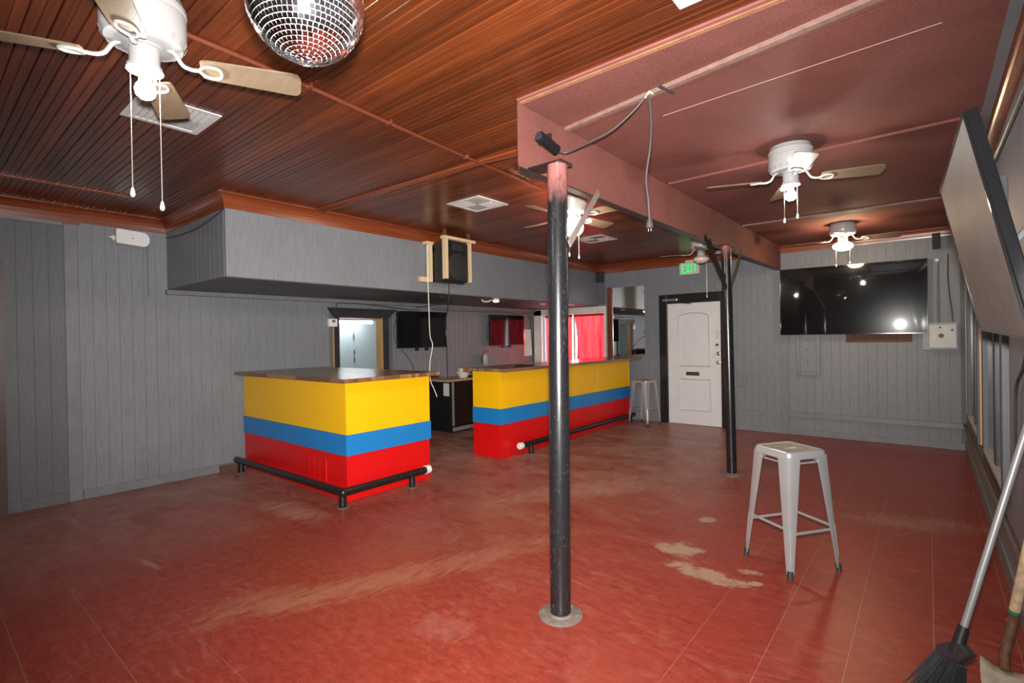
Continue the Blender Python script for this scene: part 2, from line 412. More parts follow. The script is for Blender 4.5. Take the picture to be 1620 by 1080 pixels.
full = mesh('tile', box(B(), -T / 2 + g, T / 2 - g, -T / 2 + g, T / 2 - g, -0.003, 0), 'floor_tile')
rest = B()
for i, (x0, x1, y0, y1) in enumerate(tiles):
    if i in near:
        if x1 - x0 > T - 1e-4 and y1 - y0 > T - 1e-4: link('tile', full, fl_, ((x0 + x1) / 2, (y0 + y1) / 2, 0))
        else: obj('tile', box(B(), x0 + g, x1 - g, y0 + g, y1 - g, -0.003, 0), 'floor_tile', fl_)
    else: box(rest, x0 + g, x1 - g, y0 + g, y1 - g, -0.003, 0)
tag(obj('tile', rest, 'floor_tile', fl_), 'remaining red floor tiles farther off', kind='stuff')

# ---- board ceiling
ce = struct('ceiling', box(B(), XL - 0.1, XR + 0.1, YF - 0.1, YB + 0.1, ZW + 0.012, ZW + 0.15), 'groove_dark', 'varnished red-brown beadboard ceiling')
PW = 0.0825
def board(x0, x1):
    bm = B(); h = PW / 2 - 0.0015
    prism(bm, [(-h, 0.012), (-h, 0.003), (-h + 0.004, 0), (-0.003, 0), (0, 0.0035), (0.003, 0), (h - 0.004, 0), (h, 0.003), (h, 0.012)], 0, x0, x1)
    return mesh('ceiling_board', bm, 'ceiling_wood')
bA, bB, bC = board(XL, XR), board(SX, XR), board(SX, -1.72)
y = YF + PW / 2
while y < YB:
    link('ceiling_board', bA if y < SY else (bB if y < 2.235 else bC), ce, (0, y, ZW)); y += PW

# ---- painted ceiling over the far bay
pc = struct('ceiling', poly(B(), [(-1.745, 2.235, ZM), (XR, 2.235, ZM), (XR, YB, ZM), (-1.69, YB, ZM)], (0, 0, 0.034)), 'mauve_paint', 'flat ceiling painted dusty mauve red')
obj('edge_strip', box(B(), -1.75, XR, 2.222, 2.235, ZM + 0.006, ZW), 'raw_strip', pc)
obj('edge_lip', box(B(), -1.75, XR, 2.20, 2.222, ZM + 0.012, ZW), 'mauve_edge', pc)
def batten(x0, y0, x1, y1, wdt, th, m):
    d = Vector((x1 - x0, y1 - y0, 0)).normalized(); n = Vector((-d.y, d.x, 0)) * wdt / 2
    a, b = Vector((x0, y0, ZM)), Vector((x1, y1, ZM))
    return poly(B(), [a + n, b + n, b - n, a - n], (0, 0, -th))
obj('batten', batten(-1.73, 2.665, 0.28, 2.37, 0.035, 0.022, 'm'), 'dusty_batten', pc)
obj('batten', batten(-1.73, 2.705, 0.28, 2.41, 0.045, 0.014, 'm'), 'mauve_paint', pc)
obj('batten', batten(-1.70, 4.22, 0.28, 4.17, 0.045, 0.016, 'm'), 'mauve_paint', pc)
obj('batten', batten(-1.70, 6.45, 0.28, 6.48, 0.06, 0.016, 'm'), 'dusty_batten', pc)
obj('crack', batten(-1.20, 2.905, 0.06, 2.83, 0.0032, 0.002, 'm'), 'pale_crack', pc)

# ---- header beam
bmz0, bmz1 = 2.447, ZM
def bx_(y): return -1.745 + (y - 2.2) / (YB - 2.2) * 0.055
be = struct('beam', poly(B(), [(bx_(2.2), 2.2, bmz0), (bx_(YB), YB, bmz0), (bx_(YB) - 0.06, YB, bmz0), (bx_(2.2) - 0.06, 2.27, bmz0)], (0, 0, bmz1 - bmz0 + 0.02)), 'mauve_paint', 'mauve painted header beam on two steel poles')
obj('end_board', poly(B(), [(bx_(2.2) + 0.006, 2.19, bmz0 + 0.012), (bx_(2.3) + 0.006, 2.285, bmz0 + 0.012), (bx_(2.3) - 0.012, 2.285, bmz0 + 0.012), (bx_(2.2) - 0.012, 2.205, bmz0 + 0.012)], (0, 0, bmz1 - bmz0 - 0.02)), 'mauve_paint', be)
obj('dark_underside', poly(B(), [(bx_(2.2) - 0.002, 2.21, bmz0 - 0.008), (bx_(YB) - 0.002, YB - 0.01, bmz0 - 0.008), (bx_(YB) - 0.06, YB - 0.01, bmz0 - 0.008), (bx_(2.2) - 0.06, 2.28, bmz0 - 0.008)], (0, 0, 0.008)), 'charcoal', be)  # thin dark sheet over the beam's underside

# ---- walls
PT, GAP, PITCH_ = 0.003, 0.0011, 0.1055
wl = struct('wall_left', B(), 'charcoal', 'grey painted plank wall behind the bars'); wl.data.materials.clear()
bm = bmesh.new()
x0, x1 = XL - 0.12, XL - PT
for a in ((YF, 3.88, 0, 2.9), (4.605, YB + 0.12, 0, 2.9), (3.88, 4.605, 1.84, 2.9)): box(bm, x0, x1, *a)
bmesh.ops.recalc_face_normals(bm, faces=bm.faces); bm.to_mesh(wl.data); bm.free(); wl.data.materials.append(MATS['groove_grey'])
def plank_mesh(m, axis):
    bm = B(); h = PITCH_ / 2 - GAP / 2; c = 0.0012
    pr = [(-h, 0), (-h, PT - c), (-h + c, PT), (h - c, PT), (h, PT - c), (h, 0)]
    if axis == 'L': prism(bm, [(q, p) for p, q in pr], 2, 0, 1)           # face +X
    elif axis == 'R': prism(bm, [(-q, p) for p, q in pr], 2, 0, 1)        # face -X
    else: prism(bm, [(p, -q) for p, q in pr], 2, 0, 1)                    # face -Y
    return mesh('plank', bm, m)
plL, plLd, plR, plB = plank_mesh('grey_paint', 'L'), plank_mesh('dark_grey_paint', 'L'), plank_mesh('grey_paint', 'R'), plank_mesh('grey_paint', 'B')
def plank(me, parent, loc, z0, z1, sw=1.0, axis=1):
    o = link('plank', me, parent, (loc[0], loc[1], z0)); s = [1, 1, z1 - z0]; s[axis] = sw; o.scale = s; return o
y = 1.105 + PITCH_ / 2
while y < YB:
    top = 2.70 if y < SY else 2.06
    if y + 0.05 < 3.80 or y - 0.05 > 4.72: plank(plL, wl, (XL - PT, y), 0.09, top)
    else: plank(plL, wl, (XL - PT, y), 1.93, top)
    y += PITCH_
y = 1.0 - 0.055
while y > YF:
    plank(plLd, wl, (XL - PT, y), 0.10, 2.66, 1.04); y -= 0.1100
obj('stile', box(B(), XL - PT, XL + 0.004, 1.004, 1.104, 0, 2.68), 'grey_trim', wl, bevel=0.002)

wb = struct('wall_back', B(), 'charcoal', 'grey painted plank wall at the far end')
wb.data.materials.clear(); bm = bmesh.new()
y0, y1 = YB + PT, YB + 0.14
WX0, WX1, WZ0, WZ1 = -6.10, -4.66, 0.80, 1.945
for a in ((XL - 0.12, WX0, 0, 2.9), (WX1, XR + 0.12, 0, 2.9), (WX0, WX1, 0, WZ0), (WX0, WX1, WZ1, 2.9)): box(bm, a[0], a[1], y0, y1, a[2], a[3])
bmesh.ops.recalc_face_normals(bm, faces=bm.faces); bm.to_mesh(wb.data); bm.free(); wb.data.materials.append(MATS['groove_grey'])
x = XL + PITCH_ / 2
while x < XR:
    if WX0 - 0.06 < x < WX1 + 0.06:
        plank(plB, wb, (x, YB + PT), 1.96, 2.10, axis=0)
    elif -3.56 < x < -2.50: plank(plB, wb, (x, YB + PT), 2.10, 2.70, axis=0)
    else: plank(plB, wb, (x, YB + PT), 0.0, 2.70, axis=0)
    x += PITCH_

ww = [(4.18, 5.42), (6.10, 7.40)]      # window bays in the right wall
wr = struct('wall_right', B(), 'charcoal', 'grey painted plank wall with two boarded windows')
wr.data.materials.clear(); bm = bmesh.new(); x0, x1 = XR + PT, XR + 0.16
SILL, HEAD = 0.56, 2.30
ys = [YF, ww[0][0], ww[0][1], ww[1][0], ww[1][1], YB + 0.12]
for i in range(5):
    if i % 2 == 0: box(bm, x0, x1, ys[i], ys[i + 1], 0, 2.9)
    else: box(bm, x0, x1, ys[i], ys[i + 1], 0, SILL - 0.03); box(bm, x0, x1, ys[i], ys[i + 1], HEAD, 2.9)
bmesh.ops.recalc_face_normals(bm, faces=bm.faces); bm.to_mesh(wr.data); bm.free(); wr.data.materials.append(MATS['groove_grey'])
y = YF + PITCH_ / 2
while y < YB:
    inw = any(a - 0.1 < y < b + 0.1 for a, b in ww)
    if inw:
        plank(plR, wr, (XR + PT, y), 0.0, SILL - 0.06); plank(plR, wr, (XR + PT, y), HEAD + 0.05, 2.70)
    else: plank(plR, wr, (XR + PT, y), 0.0, 2.70)
    y += PITCH_
struct('wall_front', box(B(), XL - 0.12, XR + 0.16, YF - 0.12, YF, 0, 2.9), 'grey_paint', 'plain grey wall behind the viewer')

# ---- soffit over the bars
so = struct('wall_soffit', box(B(), XL, SX - 0.004, SY + PT, YB, SZ + 0.004, 2.82), 'grey_paint', 'boxed grey soffit hanging over the bars')
x = XL + PITCH_ / 2 + 0.02
while x < SX - 0.03:
    plank(plB, so, (x, SY + PT), SZ, 2.70, axis=0); x += PITCH_
obj('front_panel', box(B(), SX - 0.004, SX, SY, 5.9, SZ, 2.72), 'grey_paint', so)
obj('front_panel', box(B(), SX - 0.004, SX, 5.904, YB, SZ, 2.72), 'grey_paint', so)
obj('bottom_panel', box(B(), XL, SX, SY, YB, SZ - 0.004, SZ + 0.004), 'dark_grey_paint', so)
tr = struct('trim_1', box(B(), XL, XL + 0.08, 1.82, YB, 2.022, SZ - 0.006), 'grey_trim', 'grey ledge board under the soffit along the plank wall', bevel=0.004)
struct('trim_2', box(B(), XL, XL + 0.022, 1.665, 1.676, 1.995, 2.64), 'grey_trim', 'thin vertical grey moulding beside the soffit end')
struct('trim_3', box(B(), XL, XL + 0.015, 0.45, 0.588, 0, 2.27), 'brown_door_frame', 'dark brown door jamb on the dim plank wall')
struct('trim_4', box(B(), XL, XL + 0.02, 0.30, 0.995, 2.63, 2.66), 'grey_trim', 'grey horizontal strip above the dim planks')

# ---- crown mouldings (cove profile), baseboards
def cove(d, h):          # outline in (out, z) from the wall, below ceiling
    pts = [(0, 0), (0, -h), (0.012, -h)]
    for k in range(6):
        a = k / 5 * math.pi / 2; pts.append((0.014 + (d - 0.02) * (1 - math.cos(a)), -h + 0.015 + (h - 0.03) * math.sin(a)))
    return pts + [(d, -0.012), (d, 0)]
def crown(name, label, wall, at, a, b, m, d=0.085, h=0.15, ma=0, mb_=0):
    bm = B(); c = cove(d, h)
    lo, hi = [], []
    for p, q in c:
        ea, eb = a + ma * p, b + mb_ * p
        if wall == 'L': lo.append((at + p, ea, ZW + q)); hi.append((at + p, eb, ZW + q))
        else: lo.append((ea, at - p, ZW + q)); hi.append((eb, at - p, ZW + q))
    lo = [bm.verts.new(v) for v in lo]; hi = [bm.verts.new(v) for v in hi]; n = len(lo)
    bm.faces.new(lo); bm.faces.new(hi)
    for i in range(n): bm.faces.new((lo[i], lo[(i + 1) % n], hi[(i + 1) % n], hi[i]))
    return struct(name, bm, m, label)
crown('trim_5', 'red-brown crown moulding above the white wall speaker', 'L', XL, 1.12, SY, 'crown_wood', h=0.14, mb_=-1)
crown('trim_6', 'deeper red-brown crown moulding above the dim planks', 'L', XL, YF, 1.12, 'crown_wood', 0.10, 0.165)
crown('trim_7', 'red-brown crown moulding on the soffit end', 'B', SY, XL, SX, 'crown_wood_cross', h=0.13, ma=1, mb_=1)
crown('trim_8', 'red-brown crown moulding along the soffit front', 'L', SX, SY, YB, 'crown_wood', h=0.13, ma=-1, mb_=-1)
crown('trim_9', 'red-brown crown moulding above the exit door', 'B', YB, SX, -1.75, 'crown_wood_cross', ma=1)
bm = B(); prism(bm, [(YB - p, ZM + q) for p, q in cove(0.05, 0.11)], 0, -1.69, XR)
struct('trim_10', bm, 'crown_wood_cross', 'slim red-brown crown above the large wall screen')
bm = B(); prism(bm, [(XR - p, ZM + q) for p, q in cove(0.055, 0.10)], 1, YF, YB - 0.05)
struct('trim_11', bm, 'crown_wood', 'red-brown crown along the boarded window wall')
struct('trim_12', box(B(), 0.262, 0.306, YF, YB - 0.05, ZM - 0.018, ZM), 'grey_trim', 'flat grey board beside the crown on the mauve ceiling')
struct('baseboard_left', box(B(), XL, XL + 0.014, 1.11, 2.32, 0, 0.09), 'grey_trim', 'grey baseboard under the lighter planks', bevel=0.003)
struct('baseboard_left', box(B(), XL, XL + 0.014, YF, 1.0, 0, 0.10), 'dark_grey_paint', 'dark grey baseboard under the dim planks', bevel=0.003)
struct('baseboard_left', box(B(), XL, XL + 0.02, 2.33, 2.56, 0, 0.065), 'raw_brown', 'bare broken baseboard end beside the foot rail')
struct('baseboard_back', box(B(), -1.60, XR, YB - 0.014, YB, 0, 0.085), 'grey_trim', 'grey baseboard under the large wall screen', bevel=0.003)
struct('baseboard_back', box(B(), -2.46, -1.70, YB - 0.012, YB, 0, 0.08), 'grey_paint', 'grey baseboard between exit door and batten')
struct('baseboard_right', box(B(), XR - 0.014, XR, YF, YB - 0.015, 0, 0.13), 'grey_trim', 'grey baseboard under the boarded windows', bevel=0.003)
struct('trim_13', box(B(), -1.605, XR - 0.01, YB - 0.03, YB, 0.262, 0.335), 'grey_trim', 'grey chair rail low on the far wall', bevel=0.004)
struct('trim_14', box(B(), -2.46, -1.70, YB - 0.018, YB, 0.25, 0.31), 'grey_paint', 'short grey rail between exit door and batten')
struct('trim_15', poly(B(), [(-1.70, YB - 0.02, 0), (-1.61, YB - 0.02, 0), (-1.585, YB - 0.02, 2.44), (-1.675, YB - 0.02, 2.44)], (0, 0.02, 0)), 'grey_trim', 'vertical grey batten under the beam end', bevel=0.002)
tube_rail = tube(B(), [(XR - 0.015, YF, 0.37), (XR - 0.015, 5.6, 0.34), (XR - 0.015, 8.3, 0.33)], 0.022, 8)
struct('trim_16', tube_rail, 'rail_brown', 'brown rounded rail low on the boarded window wall', smooth=True)

# ---- exit door
D = thing('door_1', 'white panelled exit door in a black frame', None, (-3.0, YB, 0), kind='structure')
DX0, DX1, DZ = -3.439, -2.565, 2.03
obj('casing', box(B(), -3.585, DX0 - 0.006, YB - 0.03, YB, 0, 2.19), 'black_frame', D, bevel=0.004)
obj('casing', box(B(), DX1 + 0.006, -2.47, YB - 0.03, YB, 0, 2.19), 'black_frame', D, bevel=0.004)
obj('casing', box(B(), DX0 - 0.006, DX1 + 0.006, YB - 0.03, YB, DZ + 0.006, 2.19), 'black_frame', D, bevel=0.004)
leaf = obj('leaf', box(B(), DX0, DX1, YB - 0.012, YB, 0.008, DZ), 'door_white', D, bevel=0.002)
def ring(bm, pts, wd, y0, y1):      # picture-frame moulding following an outline (x,z)
    n = len(pts); cx = sum(p[0] for p in pts) / n; cz = sum(p[1] for p in pts) / n
    V = []
    for p in pts:
        s = 1 - wd / max(0.05, math.hypot(p[0] - cx, p[1] - cz)) * 1.25
        V.append([bm.verts.new((p[0], y1, p[1])), bm.verts.new((p[0] + (cx - p[0]) * (1 - s) * 0.4, y0, p[1] + (cz - p[1]) * (1 - s) * 0.4)), bm.verts.new((cx + (p[0] - cx) * s, y1, cz + (p[1] - cz) * s))])
    for i in range(n):
        a, b = V[i], V[(i + 1) % n]
        bm.faces.new((a[0], b[0], b[1], a[1])); bm.faces.new((a[1], b[1], b[2], a[2]))
    return bm
arch = [(-3.25, 0.965), (-2.73, 0.965), (-2.73, 1.80)] + [(-2.99 + 0.26 * math.cos(a), 1.80 + 0.075 * math.sin(a)) for a in [math.pi * k / 10 for k in range(1, 10)]] + [(-3.25, 1.80)]
low = [(-3.25, 0.23), (-2.72, 0.23), (-2.72, 0.77), (-3.25, 0.77)]
for ptsx in (arch, low):
    obj('panel_moulding', ring(B(), ptsx, 0.03, YB - 0.034, YB - 0.0115), 'door_white', leaf)
for k in range(6):
    xx = -3.205 + k * 0.0865
    obj('panel_board', box(B(), xx - 0.037, xx + 0.037, YB - 0.019, YB - 0.0118, 1.0, 1.80 + 0.05 * math.sin(math.pi * (k + 0.5) / 6)), 'door_white', leaf)
    obj('panel_board', box(B(), xx - 0.037, xx + 0.037, YB - 0.019, YB - 0.0118, 0.265, 0.735), 'door_white', leaf)
ms = obj('mail_slot', box(B(), -3.13, -2.912, YB - 0.022, YB - 0.012, 0.822, 0.882), 'bronze', D, bevel=0.003)
obj('slot_flap', box(B(), -3.105, -2.937, YB - 0.026, YB - 0.022, 0.836, 0.868), 'bronze', ms)
obj('door_closer', box(B(), -3.50, -3.25, YB - 0.075, YB - 0.03, 2.075, 2.115), 'steel', D, bevel=0.006)
obj('closer_arm', tube(B(), [(-3.42, YB - 0.05, 2.07), (-3.15, YB - 0.10, 2.03), (-3.02, YB - 0.03, 2.015)], 0.008, 6), 'steel', D)
obj('door_notice', box(B(), -2.635, -2.598, YB - 0.0135, YB - 0.012, 1.42, 1.57), 'paper', D)
obj('peephole_lock', lathe(B(), [(0.022, 0), (0.022, -0.012), (0.0, -0.016)], (-2.62, YB - 0.012, 1.33), 12, axis=1), 'bronze', D, True)
obj('deadbolt', lathe(B(), [(0.03, 0), (0.03, -0.02), (0.014, -0.026), (0.014, -0.04), (0, -0.04)], (-2.595, YB - 0.012, 1.19), 14, axis=1), 'brass', D, True)
obj('door_knob', lathe(B(), [(0.032, 0), (0.032, -0.008), (0.012, -0.012), (0.012, -0.035), (0.028, -0.045), (0.028, -0.065), (0, -0.07)], (-2.595, YB - 0.012, 1.047), 14, axis=1), 'steel', D, True)
obj('threshold', box(B(), DX0, DX1, YB - 0.03, YB, 0.0, 0.008), 'steel', D)

# ---- doorway to the store room
D2 = thing('door_2', 'open doorway to the lit store room with black casing', None, (XL, 4.24, 0), kind='structure')
obj('casing', box(B(), XL, XL + 0.025, 3.80, 3.885, 0, 1.86), 'charcoal', D2, bevel=0.003)
obj('casing', box(B(), XL, XL + 0.025, 4.615, 4.715, 0, 1.86), 'charcoal', D2, bevel=0.003)
obj('edge_strip', box(B(), XL, XL + 0.027, 3.792, 3.80, 0, 1.82), 'jamb_wood', D2)
bm = B(); prism(bm, [(3.80, 1.83), (4.715, 1.83), (4.74, 1.86), (4.83, 1.935), (4.83, 1.955), (3.72, 1.955), (3.72, 1.935), (3.79, 1.86)], 0, XL, XL + 0.05)
obj('head_casing', bm, 'charcoal', D2)
obj('jamb', box(B(), XL - 0.13, XL + 0.01, 4.595, 4.615, 0, 1.83), 'jamb_wood', D2)
obj('jamb', box(B(), XL - 0.13, XL + 0.01, 3.872, 3.885, 0, 1.83), 'jamb_wood', D2)
obj('jamb', box(B(), XL - 0.13, XL + 0.01, 3.885, 4.60, 1.815, 1.84), 'crown_wood', D2)
# store room shell
wsb = struct('wall_store', box(B(), -7.62, -7.58, 3.0, 6.4, 0, 2.5), 'store_panel', 'pale blue grey store room wall seen through the doorway')
obj('seam_strip', box(B(), -7.58, -7.568, 4.93, 4.975, 0, 2.5), 'store_panel', wsb, bevel=0.003)
for zz in (1.56, 1.30, 1.17):
    obj('hinge', box(B(), -7.568, -7.555, 4.915, 4.94, zz - 0.04, zz + 0.04), 'steel', wsb)
struct('wall_store_side', box(B(), -7.58, XL - 0.12, 6.0, 6.05, 0, 2.5), 'store_panel', 'pale side wall of the store room')
struct('wall_store_near', box(B(), -7.58, XL - 0.12, 3.2, 3.25, 0, 2.5), 'store_panel', 'pale near wall of the store room')
struct('ceiling', box(B(), -7.62, XL - 0.12, 3.2, 6.05, 2.0, 2.05), 'store_panel', 'low store room ceiling')
tl = thing('tube_light', 'glowing fluorescent tube inside the store room', 'tube light', (-7.30, 4.85, 1.86))
obj('lamp_tube', tube(B(), [(-7.30, 4.28, 1.80), (-7.30, 5.12, 1.80)], 0.019, 12), 'tube_glow', tl, True)
obj('fixture', box(B(), -7.35, -7.25, 4.25, 5.15, 1.828, 2.0), 'white_enamel', tl, bevel=0.01)

# ---- daylight window with curtains
W1 = thing('window_1', 'white framed front window behind red curtains', None, (-5.38, YB, WZ0), kind='structure')
obj('frame', box(B(), -6.29, WX0, YB - 0.035, YB, WZ0, 2.055), 'window_white', W1, bevel=0.004)
obj('frame', box(B(), -6.29, -4.615, YB - 0.035, YB, WZ1, 2.065), 'window_white', W1, bevel=0.004)
obj('frame', box(B(), WX1, -4.615, YB - 0.035, YB, WZ0, WZ1), 'window_white', W1, bevel=0.004)
obj('sill', box(B(), -6.29, -4.615, YB - 0.06, YB + 0.1, WZ0 - 0.04, WZ0), 'window_white', W1, bevel=0.004)
obj('mullion', box(B(), -5.40, -5.36, YB + 0.07, YB + 0.11, WZ0, WZ1), 'window_white', W1)
obj('pane', box(B(), WX0, -5.40, YB + 0.088, YB + 0.093, WZ0, WZ1), 'window_glass', W1)
obj('pane', box(B(), -5.36, WX1, YB + 0.088, YB + 0.093, WZ0, WZ1), 'window_glass', W1)
def curtain(name, label, xa, xb, pull, folds):
    bm = B(); nx, nz = 60, 14; G = []
    for j in range(nz + 1):
        t = j / nz; z = WZ1 - 0.005 - t * (WZ1 - WZ0 - 0.02); row = []
        for i in range(nx + 1):
            s = i / nx
            a = xa + (pull[0] * math.sin(t * math.pi) if pull[0] else 0); b = xb + (pull[1] * t ** 0.6 if pull[1] else 0)
            x = a + (b - a) * s
            y = YB + 0.045 + 0.024 * math.sin(s * folds * 2 * math.pi + 0.7 * math.sin(3 * t)) * (0.4 + 0.6 * t)
            row.append(bm.verts.new((x, y, z)))
        G.append(row)
    for j in range(nz):
        for i in range(nx): bm.faces.new((G[j][i], G[j][i + 1], G[j + 1][i + 1], G[j + 1][i]))
    c = thing(name, label, 'curtain', ((xa + xb) / 2, YB + 0.045, WZ0), group='red curtains in the front window')
    obj('cloth', bm, 'curtain_red', c, True)
    obj('rod', tube(B(), [(xa - 0.01, YB + 0.045, WZ1 - 0.02), (xb + 0.01, YB + 0.045, WZ1 - 0.02)], 0.008, 8), 'white_plastic', c, True)
    hm = B(); box(hm, xa, xb, YB + 0.030, YB + 0.060, WZ1 - 0.05, WZ1 - 0.004); obj('hem', hm, 'red_plastic', c)
    return c
curtain('curtain', 'red curtain nearer the wall screen, behind the black pole', WX0 + 0.05, -5.40, (0, -0.03), 5)
curtain('curtain', 'red curtain beside the brown post and tall mirror', -5.36, WX1 - 0.03, (0.06, 0), 6)

# ---- boarded windows on the right wall
for n, (a, b) in enumerate(ww):
    W2 = thing('window_%d' % (n + 2), ['boarded grey window nearer the big tilted screen', 'boarded grey window nearer the far wall'][n], None, (XR, (a + b) / 2, SILL), kind='structure')
    for yy in ((a - 0.09, a), (b, b + 0.09)): obj('frame', box(B(), XR - 0.03, XR + 0.008, yy[0], yy[1], SILL - 0.08, HEAD + 0.09), 'dark_grey_paint', W2, bevel=0.004)
    obj('frame', box(B(), XR - 0.03, XR + 0.008, a, b, HEAD, HEAD + 0.09), 'dark_grey_paint', W2, bevel=0.004)
    obj('apron', box(B(), XR - 0.03, XR + 0.008, a, b, SILL - 0.10, SILL - 0.03), 'charcoal', W2, bevel=0.004)
    obj('sill', box(B(), XR - 0.03, XR + 0.15, a, b, SILL - 0.03, SILL), 'dusty_sill', W2, bevel=0.003)
    mid = (a + b) / 2
    obj('mullion', box(B(), XR - 0.012, XR + 0.15, mid - 0.04, mid + 0.04, SILL, HEAD), 'charcoal', W2, bevel=0.004)
    for p, q in ((a, mid - 0.04), (mid + 0.04, b)):
        obj('pane', box(B(), XR + 0.115, XR + 0.125, p, q, SILL, HEAD), 'painted_pane', W2)
        obj('reveal', box(B(), XR, XR + 0.115, q - 0.018, q, SILL, HEAD), 'painted_pane', W2)
    obj('wood_strip', box(B(), XR - 0.03, XR - 0.0, b + 0.30, b + 0.35, SILL - 0.03, HEAD), 'jamb_wood' if n == 0 else 'grey_trim', W2)

# ================================================================== BARS
def bar(name, label, x0, x1, y0, y1, zt, split=None, access=None):
    t = thing(name, label, 'bar', ((x0 + x1) / 2, (y0 + y1) / 2, 0))
    Z1, Z2 = 0.4285, 0.617
    obj('carcass', box(B(), x0 + 0.005, x1 - 0.02, y0 + 0.02, y1, 0.0, zt), 'black_plastic', t)
    ys_ = [y0, y1] if split is None else [y0, split, y1]
    for nm, m, za, zb, pr in (('red_panel', 'red_paint', 0.003, Z1, 0.0), ('yellow_panel', 'yellow_paint', Z2, zt, 0.0), ('blue_band', 'blue_paint', Z1 - 0.003, Z2 + 0.003, 0.012)):
        obj(nm, box(B(), x0, x1 - 0.02 if not pr else x1 + pr, y0 - pr, y0 + 0.02, za, zb), m, t, bevel=0.002)
        for ya, yb in zip(ys_, ys_[1:]):
            e = 0.0 if ya == y0 else 0.003
            obj(nm, box(B(), x1 - 0.02, x1 + pr, (ya + e) if not pr or ya != y0 else ya + 0.02, yb + (pr if yb == y1 else 0), za, zb), m, t, bevel=0.002)
    # thin corner beads
    obj('corner_bead', box(B(), x1 - 0.012, x1 + 0.004, y0 - 0.004, y0 + 0.012, Z2 + 0.004, zt), 'yellow_paint', t, bevel=0.002)
    obj('corner_bead', box(B(), x1 - 0.012, x1 + 0.004, y0 - 0.004, y0 + 0.012, 0.003, Z1 - 0.004), 'red_paint', t, bevel=0.002)
    obj('end_bead', box(B(), x1 - 0.012, x1 + 0.004, y1 - 0.012, y1 + 0.002, Z2 + 0.004, zt), 'yellow_paint', t)
    return t
b1 = bar('bar_counter', 'nearer yellow blue and red striped bar block against the plank wall', -6.318, -4.1445, 2.608, 3.607, 1.114)
ap = obj('access_panel', box(B(), -4.89, -4.50, 2.600, 2.609, 0.13, 0.345), 'red_paint', b1, bevel=0.003)
for k in range(3): obj('rib', box(B(), -4.83 + k * 0.10, -4.815 + k * 0.10, 2.598, 2.600, 0.14, 0.335), 'red_paint', ap)
b2 = bar('bar_counter', 'longer yellow blue and red striped bar running to the far wall', -4.536, -4.0635, 4.69, 8.152, 1.084, split=7.06)

def countertop(name, label, x0, x1, y0, y1, z0, z1, along, m):
    t = thing(name, label, 'countertop', ((x0 + x1) / 2, (y0 + y1) / 2, z0), group='butcher block bar tops')
    sw = 0.048; rnd = random.Random(3 if along == 0 else 5)
    lo, hi = (y0, y1) if along == 0 else (x0, x1); a, b = (x0, x1) if along == 0 else (y0, y1)
    n = round((hi - lo) / sw); sw = (hi - lo) / n
    for i in range(n):
        p = a
        while p < b - 1e-4:
            q = min(b, p + rnd.uniform(0.35, 0.8) * (1 if p > a else rnd.uniform(0.3, 1)))
            if b - q < 0.15: q = b
            e = 0.0004
            if along == 0: bm = box(B(), p + e, q - e, lo + i * sw + e, lo + (i + 1) * sw - e, z0, z1)
            else: bm = box(B(), lo + i * sw + e, lo + (i + 1) * sw - e, p + e, q - e, z0, z1)
            obj('stave', bm, m, t); p = q
    return t
countertop('countertop', 'butcher block top on the nearer striped bar, lit by the doorway', -6.315, -4.0, 2.50, 3.64, 1.115, 1.15, 0, 'stave_x')
countertop('countertop', 'butcher block top on the longer bar, ending below the mirror', -4.62, -3.92, 4.60, 8.36, 1.085, 1.12, 1, 'stave_y')

def foot_rail(label, pts, legs, cap_at, r=0.036, zc=0.135):
    t = thing('foot_rail', label, 'foot rail', (legs[0][0], legs[0][1], 0), group='black pipe foot rails')
    P = [Vector((p[0], p[1], zc)) for p in pts]
    for a, b in zip(P, P[1:]): obj('pipe', tube(B(), [a, b], r, 16), 'pole_paint', t, True)
    for q in P[1:-1]:
        bm = B(); bmesh.ops.create_uvsphere(bm, u_segments=14, v_segments=8, radius=r * 1.14, matrix=Matrix.Translation(q)); obj('elbow', bm, 'pole_paint', t, True)
    for (x, y) in legs:
        lg = obj('leg', tube(B(), [(x, y, 0.0), (x, y, zc)], r * 0.92, 14), 'pole_paint', t, True)
        obj('floor_flange', lathe(B(), [(0.058, 0), (0.058, 0.005), (0, 0.006)], (x, y, 0), 18), 'dusty_plate', lg, True)
    d = (P[cap_at] - P[cap_at - 1] if cap_at else P[0] - P[1]).normalized()
    c = P[cap_at]
    obj('end_cap', tube(B(), [c - d * 0.045, c + d * 0.01, c + d * 0.02], [r * 1.2, r * 1.2, r * 0.95], 18), 'white_plastic', t, True)
    return t
foot_rail('black pipe foot rail bent around the nearer bar', [(-6.22, 2.47), (-4.05, 2.50), (-4.05, 3.50)], [(-6.12, 2.475), (-4.06, 2.50), (-4.05, 3.28)], 2)
foot_rail('straight black pipe foot rail along the longer bar', [(-3.965, 4.93), (-3.965, 8.12)], [(-3.965, 5.16), (-3.965, 7.98)], 0)

